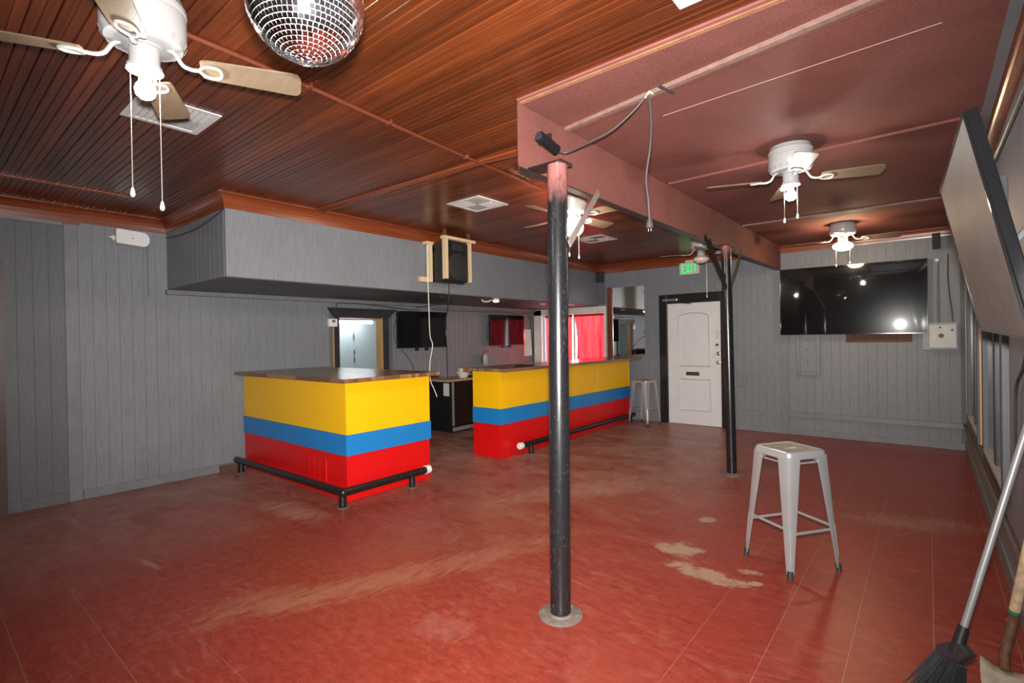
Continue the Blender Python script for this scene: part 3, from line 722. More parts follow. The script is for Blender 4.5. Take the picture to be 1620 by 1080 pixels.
# ================================================================== COLUMNS
def column(label, base, top, r, m, braces, plate):
    t = thing('support_column', label, 'column', (base[0], base[1], 0), group='steel poles under the beam')
    obj('shaft', tube(B(), [base, top], r, 28), m, t, True)
    obj('base_plate', lathe(B(), [(0.118, 0), (0.118, 0.006), (0.112, 0.009), (0, 0.009)], (base[0], base[1], 0.0), 36), 'dusty_plate', t, True)
    obj('weld_collar', lathe(B(), [(r + 0.012, 0.009), (r + 0.006, 0.016), (r, 0.018)], (base[0], base[1], 0), 28), 'dusty_plate', t, True)
    for k in range(6):
        a = k * math.pi / 3 + 0.4; obj('bolt', lathe(B(), [(0.008, 0.009), (0.008, 0.015), (0, 0.016)], (base[0] + 0.092 * math.cos(a), base[1] + 0.092 * math.sin(a), 0), 8), 'dusty_plate', t)
    obj('top_plate', plate, 'black_frame', t)
    for a, b, wd, bmx in braces:
        a, b = Vector(a), Vector(b); d = (b - a).normalized(); n = d.cross(Vector((1, 0, 0))).normalized() * wd / 2
        obj('brace', poly(B(), [a - n, b - n, b + n, a + n], (0.008, 0, 0)), bmx, t)
    return t
plain('olive_brace', (0.10, 0.08, 0.055), 0.85, spec=0.1)
plain('brace_black', (0.012, 0.012, 0.013), 0.8, spec=0.1)
plain('brace_grey', (0.30, 0.24, 0.22), 0.5, 0.2)
column('black steel pole in front, chipped, under the near beam end', (-1.535, 2.233, 0.0), (-1.585, 2.345, 2.452), 0.0555, 'pole_paint',
       [((-1.69, 2.98, 2.452), (-1.515, 2.34, 2.0), 0.04, 'brace_grey')], poly(B(), [(-1.76, 2.28, 2.445), (-1.52, 2.28, 2.445), (-1.52, 2.40, 2.445), (-1.76, 2.40, 2.445)], (0, 0, 0.008)))
column('farther black steel pole standing before the exit door', (-1.625, 5.62, 0.0), (-1.665, 5.66, 2.447), 0.05, 'pole_paint_far',
       [((-1.67, 5.0, 2.45), (-1.65, 5.60, 1.98), 0.06, 'brace_black'), ((-1.70, 5.22, 2.45), (-1.68, 5.62, 2.05), 0.05, 'brace_black'), ((-1.66, 6.2, 2.45), (-1.64, 5.70, 2.0), 0.05, 'olive_brace')],
       box(B(), -1.77, -1.60, 5.58, 5.74, 2.438, 2.447))

# ================================================================== STOOLS
def make_stool():
    t = thing('bar_stool', '', 'stool', group='silver metal stools')
    H, s, f = 0.755, 0.147, 0.195
    bm = B(); prof = []
    def rr(h_, k, rad):
        out = []
        for cx, cy, a0 in ((1, 1, 0), (-1, 1, 90), (-1, -1, 180), (1, -1, 270)):
            for j in range(5):
                a = R(a0 + j * 22.5); out.append((cx * (h_ - rad) + rad * math.cos(a), cy * (h_ - rad) + rad * math.sin(a), k))
        return out
    rings = [[bm.verts.new(p) for p in rr(h_, z, rad)] for h_, z, rad in ((s + 0.006, H - 0.045, 0.035), (s + 0.002, H - 0.008, 0.034), (s - 0.006, H, 0.030), (s - 0.014, H - 0.001, 0.026), (s - 0.02, H - 0.006, 0.022))]
    for a, b in zip(rings, rings[1:]):
        n = len(a)
        for k in range(n): bm.faces.new((a[k], a[(k + 1) % n], b[(k + 1) % n], b[k]))
    seat = obj('seat', bm, 'silver_paint', t, True, local=True)
    bm = B(); o_ = [bm.verts.new(p) for p in rr(s - 0.02, H - 0.006, 0.022)]
    hole = [bm.verts.new((0.055 * math.cos(R(a)) * (1 if abs(math.cos(R(a))) < 0.9 else 1), 0.016 * math.sin(R(a)), H - 0.008)) for a in range(0, 360, 18)]
    n = len(o_)
    # hand hole: outline stitched to the rim
    o_sorted = o_; rot = min(range(n), key=lambda i: abs(math.atan2(o_[i].co.y, o_[i].co.x)))
    o_sorted = o_[rot:] + o_[:rot]
    for k in range(n): bm.faces.new((o_sorted[k], o_sorted[(k + 1) % n], hole[(k + 1) % n], hole[k]))
    dn = [bm.verts.new(v.co + Vector((0, 0, -0.014))) for v in hole]
    for k in range(n): bm.faces.new((hole[k], hole[(k + 1) % n], dn[(k + 1) % n], dn[k]))
    obj('seat_pan', bm, 'stool_top', seat, True, local=True)
    for sx in (1, -1):
        for sy in (1, -1):
            # tapering pressed-steel leg: V section open inward
            top = Vector((sx * (s + 0.004), sy * (s + 0.004), H - 0.03)); bot = Vector((sx * f, sy * f, 0.03))
            bm = B(); sec = []
            for tt in (0, 0.25, 0.5, 0.75, 1):
                c = top.lerp(bot, tt); wd = 0.088 + (0.030 - 0.088) * tt; rd = 0.018
                pts = [(-wd, -0.0), (-rd, 0.0), (-rd * 0.3, -rd * 0.3), (0.0, -rd), (0.0, -wd)]
                sec.append([bm.verts.new((c.x + sx * p, c.y + sy * q, c.z)) for p, q in pts] +
                           [bm.verts.new((c.x + sx * (p - 0.004 if i >= 3 else p), c.y + sy * (q - 0.004 if i <= 1 else q), c.z)) for i, (p, q) in reversed(list(enumerate(pts)))])
            for a, b in zip(sec, sec[1:]):
                m_ = len(a)
                for k in range(m_): bm.faces.new((a[k], a[(k + 1) % m_], b[(k + 1) % m_], b[k]))
            bm.faces.new(sec[0]); bm.faces.new(sec[-1])
            lg = obj('leg', bm, 'silver_paint', t, True, local=True)
            g0, g1 = top.lerp(bot, 0.62), top.lerp(bot, 0.90)
            off = Vector((-sx * 0.0085, -sy * 0.0085, 0))
            obj('leg_groove', tube(B(), [g0 + off, g1 + off], 0.007, 6), 'silver_paint', lg, True, local=True)
            ft = bot + Vector((-sx * 0.012, -sy * 0.012, 0))
            obj('rubber_foot', tube(B(), [ft + Vector((0, 0, 0.02)), ft + Vector((sx * 0.004, sy * 0.004, -0.03))], 0.017, 10), 'black_rubber', lg, True, local=True)
    def at(z): return s + (f - s) * (H - 0.03 - z) / (H - 0.06) - 0.02
    for z, r_ in ((0.27, 0.009), (H - 0.075, 0.006)):
        q = at(z)
        for a, b in (((1, 1), (1, -1)), ((1, -1), (-1, -1)), ((-1, -1), (-1, 1)), ((-1, 1), (1, 1))):
            dz = 0.012 if a[0] == b[0] else -0.012
            obj('stretcher', tube(B(), [(a[0] * q, a[1] * q, z + (dz if z < 0.5 else 0)), (b[0] * q, b[1] * q, z + (dz if z < 0.5 else 0))], r_, 8), 'silver_paint', t, True, local=True)
    return t
st1 = make_stool(); st1['label'] = 'silver metal backless stool alone on the open red floor'; st1.location = (-0.70, 3.655, 0); st1.rotation_euler = (0, 0, R(55))
st2 = copy_tree(st1); st2['label'] = 'silver metal backless stool at the far end of the longer bar'; st2.location = (-3.70, 7.97, 0); st2.rotation_euler = (0, 0, R(-9))

# ================================================================== CEILING FANS
def make_fan(label, kit, loc, rz, bl=0.552, zb=2.572, zceil=ZW, tall=False, group='white ceiling fans'):
    t = thing('ceiling_fan', label, 'ceiling fan', loc, rz, group)
    # local z: 0 at ceiling, negative below
    b = zb - zceil
    if not tall:
        hz = b + 0.055
        obj('housing', lathe(B(), [(0.115, 0), (0.128, -0.004), (0.136, -0.03), (0.140, -0.034), (0.140, -0.05), (0.135, -0.054), (0.135, -0.066), (0.139, -0.07), (0.138, hz + 0.035), (0.125, hz + 0.008), (0.10, hz), (0.06, hz - 0.004), (0.06, hz - 0.012), (0, hz - 0.012)], n=48), 'white_enamel', t, True, local=True)
        for k in range(20):
            a = 2 * math.pi * k / 20; d = Vector((math.cos(a), math.sin(a), 0)); n = Vector((-d.y, d.x, 0)) * 0.006
            p0, p1 = d * 0.1285 + Vector((0, 0, hz + 0.010)), d * 0.1385 + Vector((0, 0, hz + 0.032))
            obj('vent_slot', poly(B(), [p0 - n, p0 + n, p1 + n * 1.3, p1 - n * 1.3], d * 0.0012), 'dark_slot', t, local=True)
        nk = hz - 0.012
    else:
        hz = b + 0.04
        obj('housing', lathe(B(), [(0.075, 0), (0.085, -0.01), (0.085, -0.03), (0.12, -0.045), (0.132, -0.07), (0.130, -0.14), (0.112, -0.20), (0.10, hz), (0.06, hz - 0.01), (0, hz - 0.01)], n=40), 'white_enamel', t, True, local=True)
        for k in range(20):
            a = 2 * math.pi * k / 20; d = Vector((math.cos(a), math.sin(a), 0))
            bm = B(); bmesh.ops.create_uvsphere(bm, u_segments=6, v_segments=4, radius=0.006, matrix=Matrix.Translation(d * 0.121 + Vector((0, 0, -0.168)))); obj('vent_slot', bm, 'brass', t, local=True)
        nk = hz - 0.01
    # neck / light kit
    nl = 0.05 if kit == 'tall' else 0.085
    obj('neck', lathe(B(), [(0.050, nk), (0.050, nk - nl + 0.02), (0.058, nk - nl + 0.016), (0.060, nk - nl), (0.05, nk - nl), (0, nk - nl + 0.01)], n=32), 'white_enamel', t, True, local=True)
    zb_ = nk - nl
    if kit == 'bulb':
        obj('lamp_socket', lathe(B(), [(0.021, zb_ + 0.012), (0.021, zb_ - 0.02), (0.020, zb_ - 0.032), (0, zb_ - 0.032)], n=20), 'white_plastic', t, True, local=True)
        obj('bulb', lathe(B(), [(0.018, zb_ - 0.026), (0.021, zb_ - 0.04), (0.031, zb_ - 0.055), (0.035, zb_ - 0.072), (0.031, zb_ - 0.090), (0.018, zb_ - 0.102), (0, zb_ - 0.106)], n=24), 'bulb_white', t, True, local=True)
    elif kit == 'tall':
        obj('globe', lathe(B(), [(0.05, zb_ + 0.004), (0.075, zb_ - 0.02), (0.092, zb_ - 0.06), (0.088, zb_ - 0.10), (0.06, zb_ - 0.135), (0, zb_ - 0.15)], n=32), 'globe_soft', t, True, local=True)
    else:
        obj('globe', lathe(B(), [(0.052, zb_ + 0.006), (0.085, zb_ - 0.004), (0.104, zb_ - 0.025), (0.104, zb_ - 0.04), (0.088, zb_ - 0.062), (0.05, zb_ - 0.082), (0, zb_ - 0.088)], n=32), kit, t, True, local=True)
    # blades and irons
    bm = B(); L0, L1 = 0.185, bl
    rows = []
    for x, wd in ((L0, 0.038), (L0 + 0.006, 0.048), (L0 + 0.03, 0.054), (L1 - 0.035, 0.066), (L1 - 0.014, 0.062), (L1 - 0.004, 0.048), (L1, 0.03)):
        rows.append([(x, -wd), (x, wd)])
    out = [r_[1] for r_ in rows] + [r_[0] for r_ in reversed(rows)]
    tilt = R(-12)
    bv = poly(bm, [(x, y * math.cos(tilt), y * math.sin(tilt)) for x, y in out], (0, 0, 0.006))
    me_b = mesh('blade', bm, 'blade_wood'); 
    bm = B()
    path = smooth_path([(0.075, 0, hz - b + 0.002), (0.10, 0, hz - b - 0.012), (0.125, 0, 0.006), (0.155, 0, -0.005), (0.18, 0, -0.004)], 4)
    tube(bm, path, 0.0075, 8)
    loop = [(0.178, 0), (0.20, 0.026), (0.23, 0.032), (0.252, 0.022), (0.258, 0), (0.252, -0.022), (0.23, -0.032), (0.20, -0.026), (0.178, 0)]
    tube(bm, smooth_path([(x, y * math.cos(tilt), y * math.sin(tilt) - 0.005) for x, y in loop], 3), 0.006, 6)
    me_i = mesh('blade_iron', bm, 'white_enamel', True)
    for k in range(4):
        o = link('blade', me_b, t, (0, 0, b)); o.rotation_euler = (0, 0, k * math.pi / 2)
        c = link('blade_iron', me_i, o, (0, 0, 0))
    return t, zb_
def chain(t, x, y, z0, z1, m='chain_metal', tip='white_plastic'):
    c = obj('pull_chain', tube(B(), [(x, y, z0), (x, y, z1)], 0.0016, 5), m, t, local=True)
    obj('pull_knob', lathe(B(), [(0.0, z1 + 0.014), (0.004, z1 + 0.01), (0.008, z1 - 0.008), (0.0085, z1 - 0.016), (0.005, z1 - 0.023), (0, z1 - 0.025)], (x, y, 0), 10), tip, c, True, local=True)
f1, zb1 = make_fan('white ceiling fan with bare bulb beside the mirror ball', 'bulb', (-2.30, 0.611, ZW), R(62.8))
def wl_(t, dx, dy):   # world offset to local
    a = -t.rotation_euler[2]; return dx * math.cos(a) - dy * math.sin(a), dx * math.sin(a) + dy * math.cos(a)
for dx, dy, z1 in ((-0.035, -0.038, 2.075), (0.01, 0.045, 2.03)):
    lx, ly = wl_(f1, dx, dy); chain(f1, lx, ly, zb1 + 0.02, z1 - ZW)
f2, zb2 = make_fan('white ceiling fan with bare bulb, nearer one on the mauve ceiling', 'bulb', (-0.73, 3.98, ZM), R(27.9 - 8), zceil=ZM, zb=2.565)
for dx, dy, z1 in ((-0.035, -0.03, 2.285), (0.035, 0.03, 2.315)):
    lx, ly = wl_(f2, dx, dy); chain(f2, lx, ly, zb2 + 0.02, z1 - ZM)
f3, zb3 = make_fan('white ceiling fan with glowing amber globe before the large wall screen', 'globe_warm', (-0.774, 7.198, ZM), R(3.7), zceil=ZM, zb=2.60)
for dx, z1 in ((-0.07, 2.305), (0.07, 2.325)):
    lx, ly = wl_(f3, dx, 0.0); chain(f3, lx, ly, zb3 + 0.02, z1 - ZM)
f4, zb4 = make_fan('white ceiling fan with tall housing, half behind the front pole', 'tall', (-2.40, 3.78, ZW), R(-6), zb=2.545, tall=True)
for dx, dy, z1 in ((-0.005, -0.055, 2.215), (0.04, 0.03, 2.20)):
    lx, ly = wl_(f4, dx, dy); chain(f4, lx, ly, zb4 + 0.02, z1 - ZW)
f5, zb5 = make_fan('white ceiling fan with unlit globe in front of the exit sign', 'globe_off', (-2.352, 6.902, ZW), R(197), zb=2.59)
lx, ly = wl_(f5, 0.06, 0.03); chain(f5, lx, ly, zb5 + 0.02, 2.02 - ZW)

# ================================================================== MIRROR BALL
BC, BR = Vector((-1.27, 0.700, 2.388)), 0.150
mb = thing('disco_ball', 'silver mirror ball hanging from the board ceiling', 'mirror ball', (BC.x, BC.y, ZW))
bm = B(); bmesh.ops.create_uvsphere(bm, u_segments=48, v_segments=32, radius=BR - 0.002, matrix=Matrix.Translation(BC)); obj('core', bm, 'ball_core', mb, True)
bm = B(); ts = 0.0128; nr = int(math.pi * BR / ts)
for i in range(nr):
    th = (i + 0.5) * math.pi / nr; n = max(3, int(2 * math.pi * BR * math.sin(th) / ts)); o_ = random.random()
    for k in range(n):
        ph = 2 * math.pi * (k + o_) / n; d = Vector((math.sin(th) * math.cos(ph), math.sin(th) * math.sin(ph), math.cos(th)))
        e1 = Vector((-math.sin(ph), math.cos(ph), 0)); e2 = d.cross(e1)
        j = Vector((random.gauss(0, 0.035), random.gauss(0, 0.035), random.gauss(0, 0.035))); d2 = (d + j).normalized()
        e1 = (e1 - d2 * e1.dot(d2)).normalized(); e2 = d2.cross(e1); hw = ts * 0.462
        c = BC + d * BR
        lo = [bm.verts.new(c + (e1 * a + e2 * b_) * hw - d * 0.0025) for a, b_ in ((-1, -1), (1, -1), (1, 1), (-1, 1))]
        hi = [bm.verts.new(v.co + d2 * 0.0025) for v in lo]
        bm.faces.new(hi)
        for q in range(4): bm.faces.new((lo[q], lo[(q + 1) % 4], hi[(q + 1) % 4], hi[q]))
tag(obj('mirror_tile', bm, 'tile_mirror', mb), 'small square mirror tiles', kind='stuff')
obj('motor', lathe(B(), [(0.045, ZW - 0.06), (0.05, ZW - 0.055), (0.05, ZW), (0, ZW)], (BC.x, BC.y, 0), 20), 'black_plastic', mb, True)
obj('hanger', tube(B(), [(BC.x, BC.y, ZW - 0.05), (BC.x, BC.y, BC.z + BR - 0.004)], 0.005, 8), 'steel', mb, True)
obj('top_cap', lathe(B(), [(0.03, BC.z + BR - 0.008), (0.028, BC.z + BR + 0.01), (0, BC.z + BR + 0.012)], (BC.x, BC.y, 0), 16), 'steel', mb, True)

# ================================================================== CEILING VENTS
def vent(label, x0, x1, y0, y1, mm='vent_white'):
    t = thing('ceiling_vent', label, 'vent', ((x0 + x1) / 2, (y0 + y1) / 2, ZW), group='white ceiling vents')
    z = ZW - 0.001; fwid = 0.035
    for a in ((x0, x1, y0, y0 + fwid), (x0, x1, y1 - fwid, y1), (x0, x0 + fwid, y0 + fwid, y1 - fwid), (x1 - fwid, x1, y0 + fwid, y1 - fwid)):
        obj('frame', box(B(), *a, z - 0.008, z), mm, t, bevel=0.002)
    obj('backing', box(B(), x0 + fwid, x1 - fwid, y0 + fwid, y1 - fwid, z - 0.0015, z), 'dark_slot', t)
    cx, cy = (x0 + x1) / 2, (y0 + y1) / 2; hx, hy = (x1 - x0) / 2 - fwid, (y1 - y0) / 2 - fwid
    # four-way register: louvres in quadrant blocks
    for qx in (0, 1):
        for qy in (0, 1):
            for k in range(5):
                if (qx + qy) % 2 == 0:
                    yy = cy - hy + qy * hy + (k + 0.5) * hy / 5; xa = cx - hx + qx * hx
                    bm = poly(B(), [(xa + 0.006, yy - 0.013, z - 0.002), (xa + hx - 0.006, yy - 0.013, z - 0.002), (xa + hx - 0.006, yy + 0.010, z - 0.009), (xa + 0.006, yy + 0.010, z - 0.009)], (0, 0, -0.0015))
                else:
                    xx = cx - hx + qx * hx + (k + 0.5) * hx / 5; ya = cy - hy + qy * hy
                    bm = poly(B(), [(xx - 0.013, ya + 0.006, z - 0.002), (xx - 0.013, ya + hy - 0.006, z - 0.002), (xx + 0.010, ya + hy - 0.006, z - 0.009), (xx + 0.010, ya + 0.006, z - 0.009)], (0, 0, -0.0015))
                obj('louvre', bm, mm, t)
    obj('lever', tube(B(), [(x1 - 0.04, cy, z - 0.008), (x1 - 0.04, cy, z - 0.03)], 0.004, 6), mm, t)
    return t
vent('white ceiling vent behind the bare-bulb fan by the mirror ball', -3.565, -3.165, 0.82, 1.215)
vent('white ceiling vent above the nearer striped bar', -3.62, -3.19, 3.42, 3.85)
vent('white ceiling vent between front pole and exit door', -3.68, -3.24, 5.80, 6.22)
vent('white ceiling vent at the top edge beside the mauve ceiling', -0.765, -0.365, 1.63, 2.035)

# ================================================================== SCREENS
def flat_tv(name, label, w_, h_, th, scr='screen_glass', bez=0.008, frame_m='gloss_black', group=None, cab='black_plastic'):
    """local: screen faces -Y, centre at origin"""
    t = thing(name, label, 'television', group=group)
    obj('cabinet', box(B(), -w_ / 2, w_ / 2, 0.0, th, -h_ / 2, h_ / 2), cab, t, local=True, bevel=0.004)
    obj('screen', box(B(), -w_ / 2 + bez, w_ / 2 - bez, -0.003, 0.0, -h_ / 2 + bez * 1.6, h_ / 2 - bez), scr, t, local=True)
    for a in ((-w_ / 2, -w_ / 2 + bez, -h_ / 2, h_ / 2), (w_ / 2 - bez, w_ / 2, -h_ / 2, h_ / 2), (-w_ / 2 + bez, w_ / 2 - bez, h_ / 2 - bez, h_ / 2), (-w_ / 2 + bez, w_ / 2 - bez, -h_ / 2, -h_ / 2 + bez * 1.6)):
        obj('bezel', box(B(), a[0], a[1], -0.006, 0.0, a[2], a[3]), frame_m, t, local=True)
    return t
big = flat_tv('television', 'very large black wall screen on the far wall', 1.68, 0.955, 0.04)
big.location = (-0.835, YB - 0.10, 1.945); big.rotation_euler = (R(0.35), R(0.35), R(1.9))
obj('wall_mount', box(B(), -0.3, 0.3, 0.038, 0.072, -0.30, 0.30), 'black_plastic', big, local=True)
for nm, lb, yy, zz in (('television', 'black television beside the store room doorway', 5.325, 1.655), ('television', 'black television near the front window, reflecting the red curtains', 7.43, 1.652)):
    tv = flat_tv(nm, lb, 1.0, 0.575, 0.045, 'matte_screen', group='televisions over the back bar'); tv.location = (XL + 0.105, yy, zz); tv.rotation_euler = (0, 0, R(90))
    obj('mount_arm', box(B(), -0.10, 0.10, 0.045, 0.103, -0.10, 0.10), 'black_plastic', tv, local=True)
    for xx in (-0.13, 0.07): obj('mount_tab', box(B(), xx, xx + 0.05, 0.02, 0.06, -0.335, -0.28), 'black_plastic', tv, local=True)
    obj('side_cable', tube(B(), smooth_path([(-0.50, 0.02, 0.2), (-0.53, 0.05, 0.05), (-0.53, 0.06, -0.1), (-0.50, 0.04, -0.22)], 4), 0.006, 6), 'grey_wire', tv, local=True)
tv4 = flat_tv('television', 'dusty tilted television on the boarded window wall, close by', 1.22, 0.70, 0.032, 'dusty_screen', 0.006, cab='gloss_black')
# normal (-0.98,-0.02,-0.2): local -Y -> world normal
nrm = Vector((-math.cos(0.204), -0.022, -math.sin(0.204))).normalized(); ax = Vector((0.028, -1, -0.028)); ax = (ax - nrm * ax.dot(nrm)).normalized()
# local x should point to the near end (-Y world): screen seen from the room, viewer's right = near end
upv = (-nrm).cross(ax).normalized()
if upv.z < 0: ax = -ax; upv = (-nrm).cross(ax).normalized()
upv = ax.cross(nrm) * -1 if (ax.cross(-nrm)).z < 0 else ax.cross(-nrm)
M3 = Matrix((ax, -nrm, upv)).transposed()
if M3.determinant() < 0: M3 = Matrix((-ax, -nrm, upv)).transposed()
tv4.matrix_world = Matrix.Translation((0.144, 2.652, 1.815)) @ M3.to_4x4()
obj('wall_bracket', box(B(), -0.12, 0.12, 0.032, 0.06, -0.24, 0.20), 'grey_trim', tv4, local=True)
wm = thing('wall_mount', 'grey articulated bracket arms between tilted television and wall', 'bracket', (XR, 2.65, 1.8))
obj('wall_plate', box(B(), XR - 0.014, XR, 2.50, 2.80, 1.75, 2.05), 'grey_trim', wm, bevel=0.003)
for yy in (2.55, 2.75): obj('arm', tube(B(), [(XR - 0.012, yy, 1.95), (0.245, yy, 1.80)], 0.011, 8), 'grey_trim', wm, True)
obj('spring_arm', tube(B(), [(XR - 0.012, 2.65, 1.80), (0.262, 2.65, 1.72)], 0.009, 8), 'grey_trim', wm, True)

# ================================================================== MIRRORS
mr = thing('wall_mirror', 'tall frameless mirror above the bar end reflecting the doorway', 'mirror', (-4.17, YB, 1.12))
obj('glass', box(B(), -4.485, -3.86, YB - 0.012, YB - 0.004, 1.122, 2.385), 'mirror_glass', mr)
obj('backing', box(B(), -4.487, -3.858, YB - 0.004, YB, 1.12, 2.387), 'black_frame', mr)
for x_, z_ in ((-4.475, 2.30), (-3.87, 2.28), (-4.475, 1.85), (-3.87, 1.56)):
    obj('clip', box(B(), x_ - 0.01, x_ + 0.01, YB - 0.018, YB - 0.012, z_ - 0.015, z_ + 0.015), 'steel', mr)
one('wood_post', box(B(), -4.585, -4.49, YB - 0.036, YB, 0.0, 2.40), 'brown_post_wood', 'red-brown upright board between front window and mirror', 'board', bevel=0.003)
sm = thing('wall_mirror', 'small mirror in the corner beside the curtained window', 'mirror', (XL, 8.2, 1.1))
obj('glass', box(B(), XL + 0.004, XL + 0.010, 8.06, 8.36, 1.13, 1.67), 'mirror_glass', sm)
obj('backing', box(B(), XL, XL + 0.004, 8.058, 8.362, 1.128, 1.672), 'black_frame', sm)

# ================================================================== SPEAKERS
cr = thing('speaker_cradle', 'raw pine cradle hanging from the ceiling by the soffit', 'wood frame', (-4.6, 4.38, ZW))
zc_ = ZW - 0.006
obj('top_board', box(B(), -4.50, -4.43, 4.14, 4.68, 2.70, 2.735), 'pine', cr, bevel=0.002)
obj('top_board', box(B(), -4.78, -4.70, 4.10, 4.62, 2.66, 2.695), 'pine', cr, bevel=0.002)
obj('post', box(B(), -4.50, -4.43, 4.165, 4.20, 2.22, 2.70), 'pine', cr, bevel=0.002)
obj('post', box(B(), -4.50, -4.43, 4.585, 4.60, 2.20, 2.70), 'pine', cr, bevel=0.002)
obj('post', box(B(), -4.775, -4.70, 4.155, 4.19, 2.20, 2.66), 'pine', cr, bevel=0.002)
obj('post', box(B(), -4.775, -4.70, 4.585, 4.60, 2.20, 2.66), 'pine', cr, bevel=0.002)
obj('foot_block', box(B(), -4.788, -4.74, 4.03, 4.155, 2.20, 2.26), 'pine', cr, bevel=0.002)
obj('bottom_board', box(B(), -4.60, -4.56, 4.20, 4.60, 2.188, 2.20), 'charcoal', cr)
for ya in (4.165, 4.575): obj('reflection_block', box(B(), -4.49, -4.45, ya, ya + 0.03, 2.735, ZW - 0.001), 'raw_brown', cr)  # added blocks up to the ceiling, imitating the posts' reflections in its varnish
sp = thing('loudspeaker', 'black two-way loudspeaker held in the pine cradle', 'loudspeaker', (-4.6, 4.39, 2.20))
obj('cabinet', box(B(), -4.77, -4.47, 4.203, 4.58, 2.203, 2.688), 'black_plastic', sp, bevel=0.012)
obj('woofer_grille', lathe(B(), [(0.165, 0), (0.165, 0.008), (0.155, 0.012), (0.08, 0.02), (0, 0.023)], (-4.47, 4.39, 2.385), 32, axis=0), 'grille_black', sp, True)
obj('horn', box(B(), -4.472, -4.462, 4.30, 4.48, 2.58, 2.66), 'grille_black', sp, bevel=0.004)
obj('side_handle', lathe(B(), [(0.042, 0), (0.042, -0.004), (0.03, -0.004), (0.028, 0.0)], (-4.70, 4.203, 2.60), 20, axis=1), 'gloss_black', sp, True)
def small_speaker(label, c, rz, m, w_=0.10, d_=0.10, h_=0.17):
    t = thing('wall_speaker', label, 'speaker', c, rz)
    obj('cabinet', poly(B(), [(-w_ / 2, -d_ / 2, -h_ / 2), (w_ / 2, -d_ / 2, -h_ / 2), (w_ / 2, d_ / 2, -h_ / 2 + 0.01), (-w_ / 2, d_ / 2, -h_ / 2 + 0.01)], (0, 0, h_)), m, t, local=True, bevel=0.006)
    obj('grille', box(B(), -w_ / 2 + 0.006, w_ / 2 - 0.006, -d_ / 2 - 0.008, -d_ / 2, -h_ / 2 + 0.008, h_ / 2 - 0.008), 'grille_black', t, local=True, bevel=0.004)
    obj('bracket', tube(B(), [(0, d_ / 2 - 0.005, 0), (0, d_ / 2 + 0.03, 0.0)], 0.012, 8), m, t, local=True)
    return t
small_speaker('small black speaker in the corner above the front window', (-4.70, YB - 0.085, 2.60), R(0), 'black_plastic', 0.12, 0.10, 0.20)
small_speaker('small black speaker above the white box by the far corner', (0.093, YB - 0.085, 2.615), 0, 'black_plastic', 0.08, 0.10, 0.20)
wsk = thing('wall_speaker', 'white horizontal speaker under the crown on the plank wall', 'speaker', (XL + 0.1, 1.51, 2.565))
prof = [(1.385, 2.50), (1.60, 2.486)] + [(1.60 + 0.055 * math.sin(R(a)), 2.56 - 0.074 * math.cos(R(a))) for a in range(20, 180, 20)] + [(1.60, 2.634), (1.385, 2.648), (1.372, 2.635), (1.372, 2.513)]
bm = B(); prism(bm, prof, 0, XL + 0.04, XL + 0.16); obj('cabinet', bm, 'white_plastic', wsk, bevel=0.008)
obj('badge', box(B(), XL + 0.16, XL + 0.163, 1.50, 1.516, 2.553, 2.569), 'white_enamel', wsk)
obj('yoke', tube(B(), smooth_path([(XL + 0.0, 1.33, 2.58), (XL + 0.05, 1.335, 2.57), (XL + 0.10, 1.345, 2.56), (XL + 0.10, 1.374, 2.555)], 4), 0.014, 8), 'white_plastic', wsk, True)
obj('knob', lathe(B(), [(0.03, -0.005), (0.03, 0.012), (0, 0.014)], (XL + 0.10, 1.355, 2.555), 14, axis=1), 'white_plastic', wsk, True)

# ================================================================== WALL FITTINGS
ex = thing('exit_sign', 'green lit exit sign above the white door', 'exit sign', (-3.04, YB, 2.50))
obj('body', box(B(), -3.205, -2.875, YB - 0.055, YB - 0.001, 2.50, 2.70), 'sign_cream', ex, bevel=0.006)
obj('canopy', box(B(), -3.11, -2.97, YB - 0.05, YB - 0.005, 2.70, 2.74), 'sign_cream', ex, bevel=0.004)
def strokes(bm, rects):
    for x0, x1, z0, z1 in rects: box(bm, x0, x1, YB - 0.0575, YB - 0.0545, z0, z1)
LZ0, LZ1, sw = 2.528, 2.672, 0.017
def letter(kind, x, wd):
    bm = B(); y_ = YB - 0.0575
    if kind == 'E': strokes(bm, [(x, x + sw, LZ0, LZ1), (x + sw, x + wd, LZ0, LZ0 + 0.022), (x + sw, x + wd, LZ1 - 0.022, LZ1), (x + sw, x + wd * 0.85, 2.59, 2.612)])
    if kind == 'I': strokes(bm, [(x, x + sw, LZ0, LZ1)])
    if kind == 'T': strokes(bm, [(x, x + wd, LZ1 - 0.022, LZ1), (x + wd / 2 - sw / 2, x + wd / 2 + sw / 2, LZ0, LZ1 - 0.022)])
    if kind == 'X':
        poly(bm, [(x, y_, LZ0), (x + 0.022, y_, LZ0), (x + wd, y_, LZ1), (x + wd - 0.022, y_, LZ1)], (0, 0.003, 0))
        poly(bm, [(x + wd - 0.022, y_ - 0.0005, LZ0), (x + wd, y_ - 0.0005, LZ0), (x + 0.022, y_ - 0.0005, LZ1), (x, y_ - 0.0005, LZ1)], (0, 0.003, 0))
    obj('lettering', bm, 'exit_green', ex)
letter('E', -3.165, 0.055); letter('X', -3.095, 0.066); letter('I', -3.012, 0.02); letter('T', -2.978, 0.062)

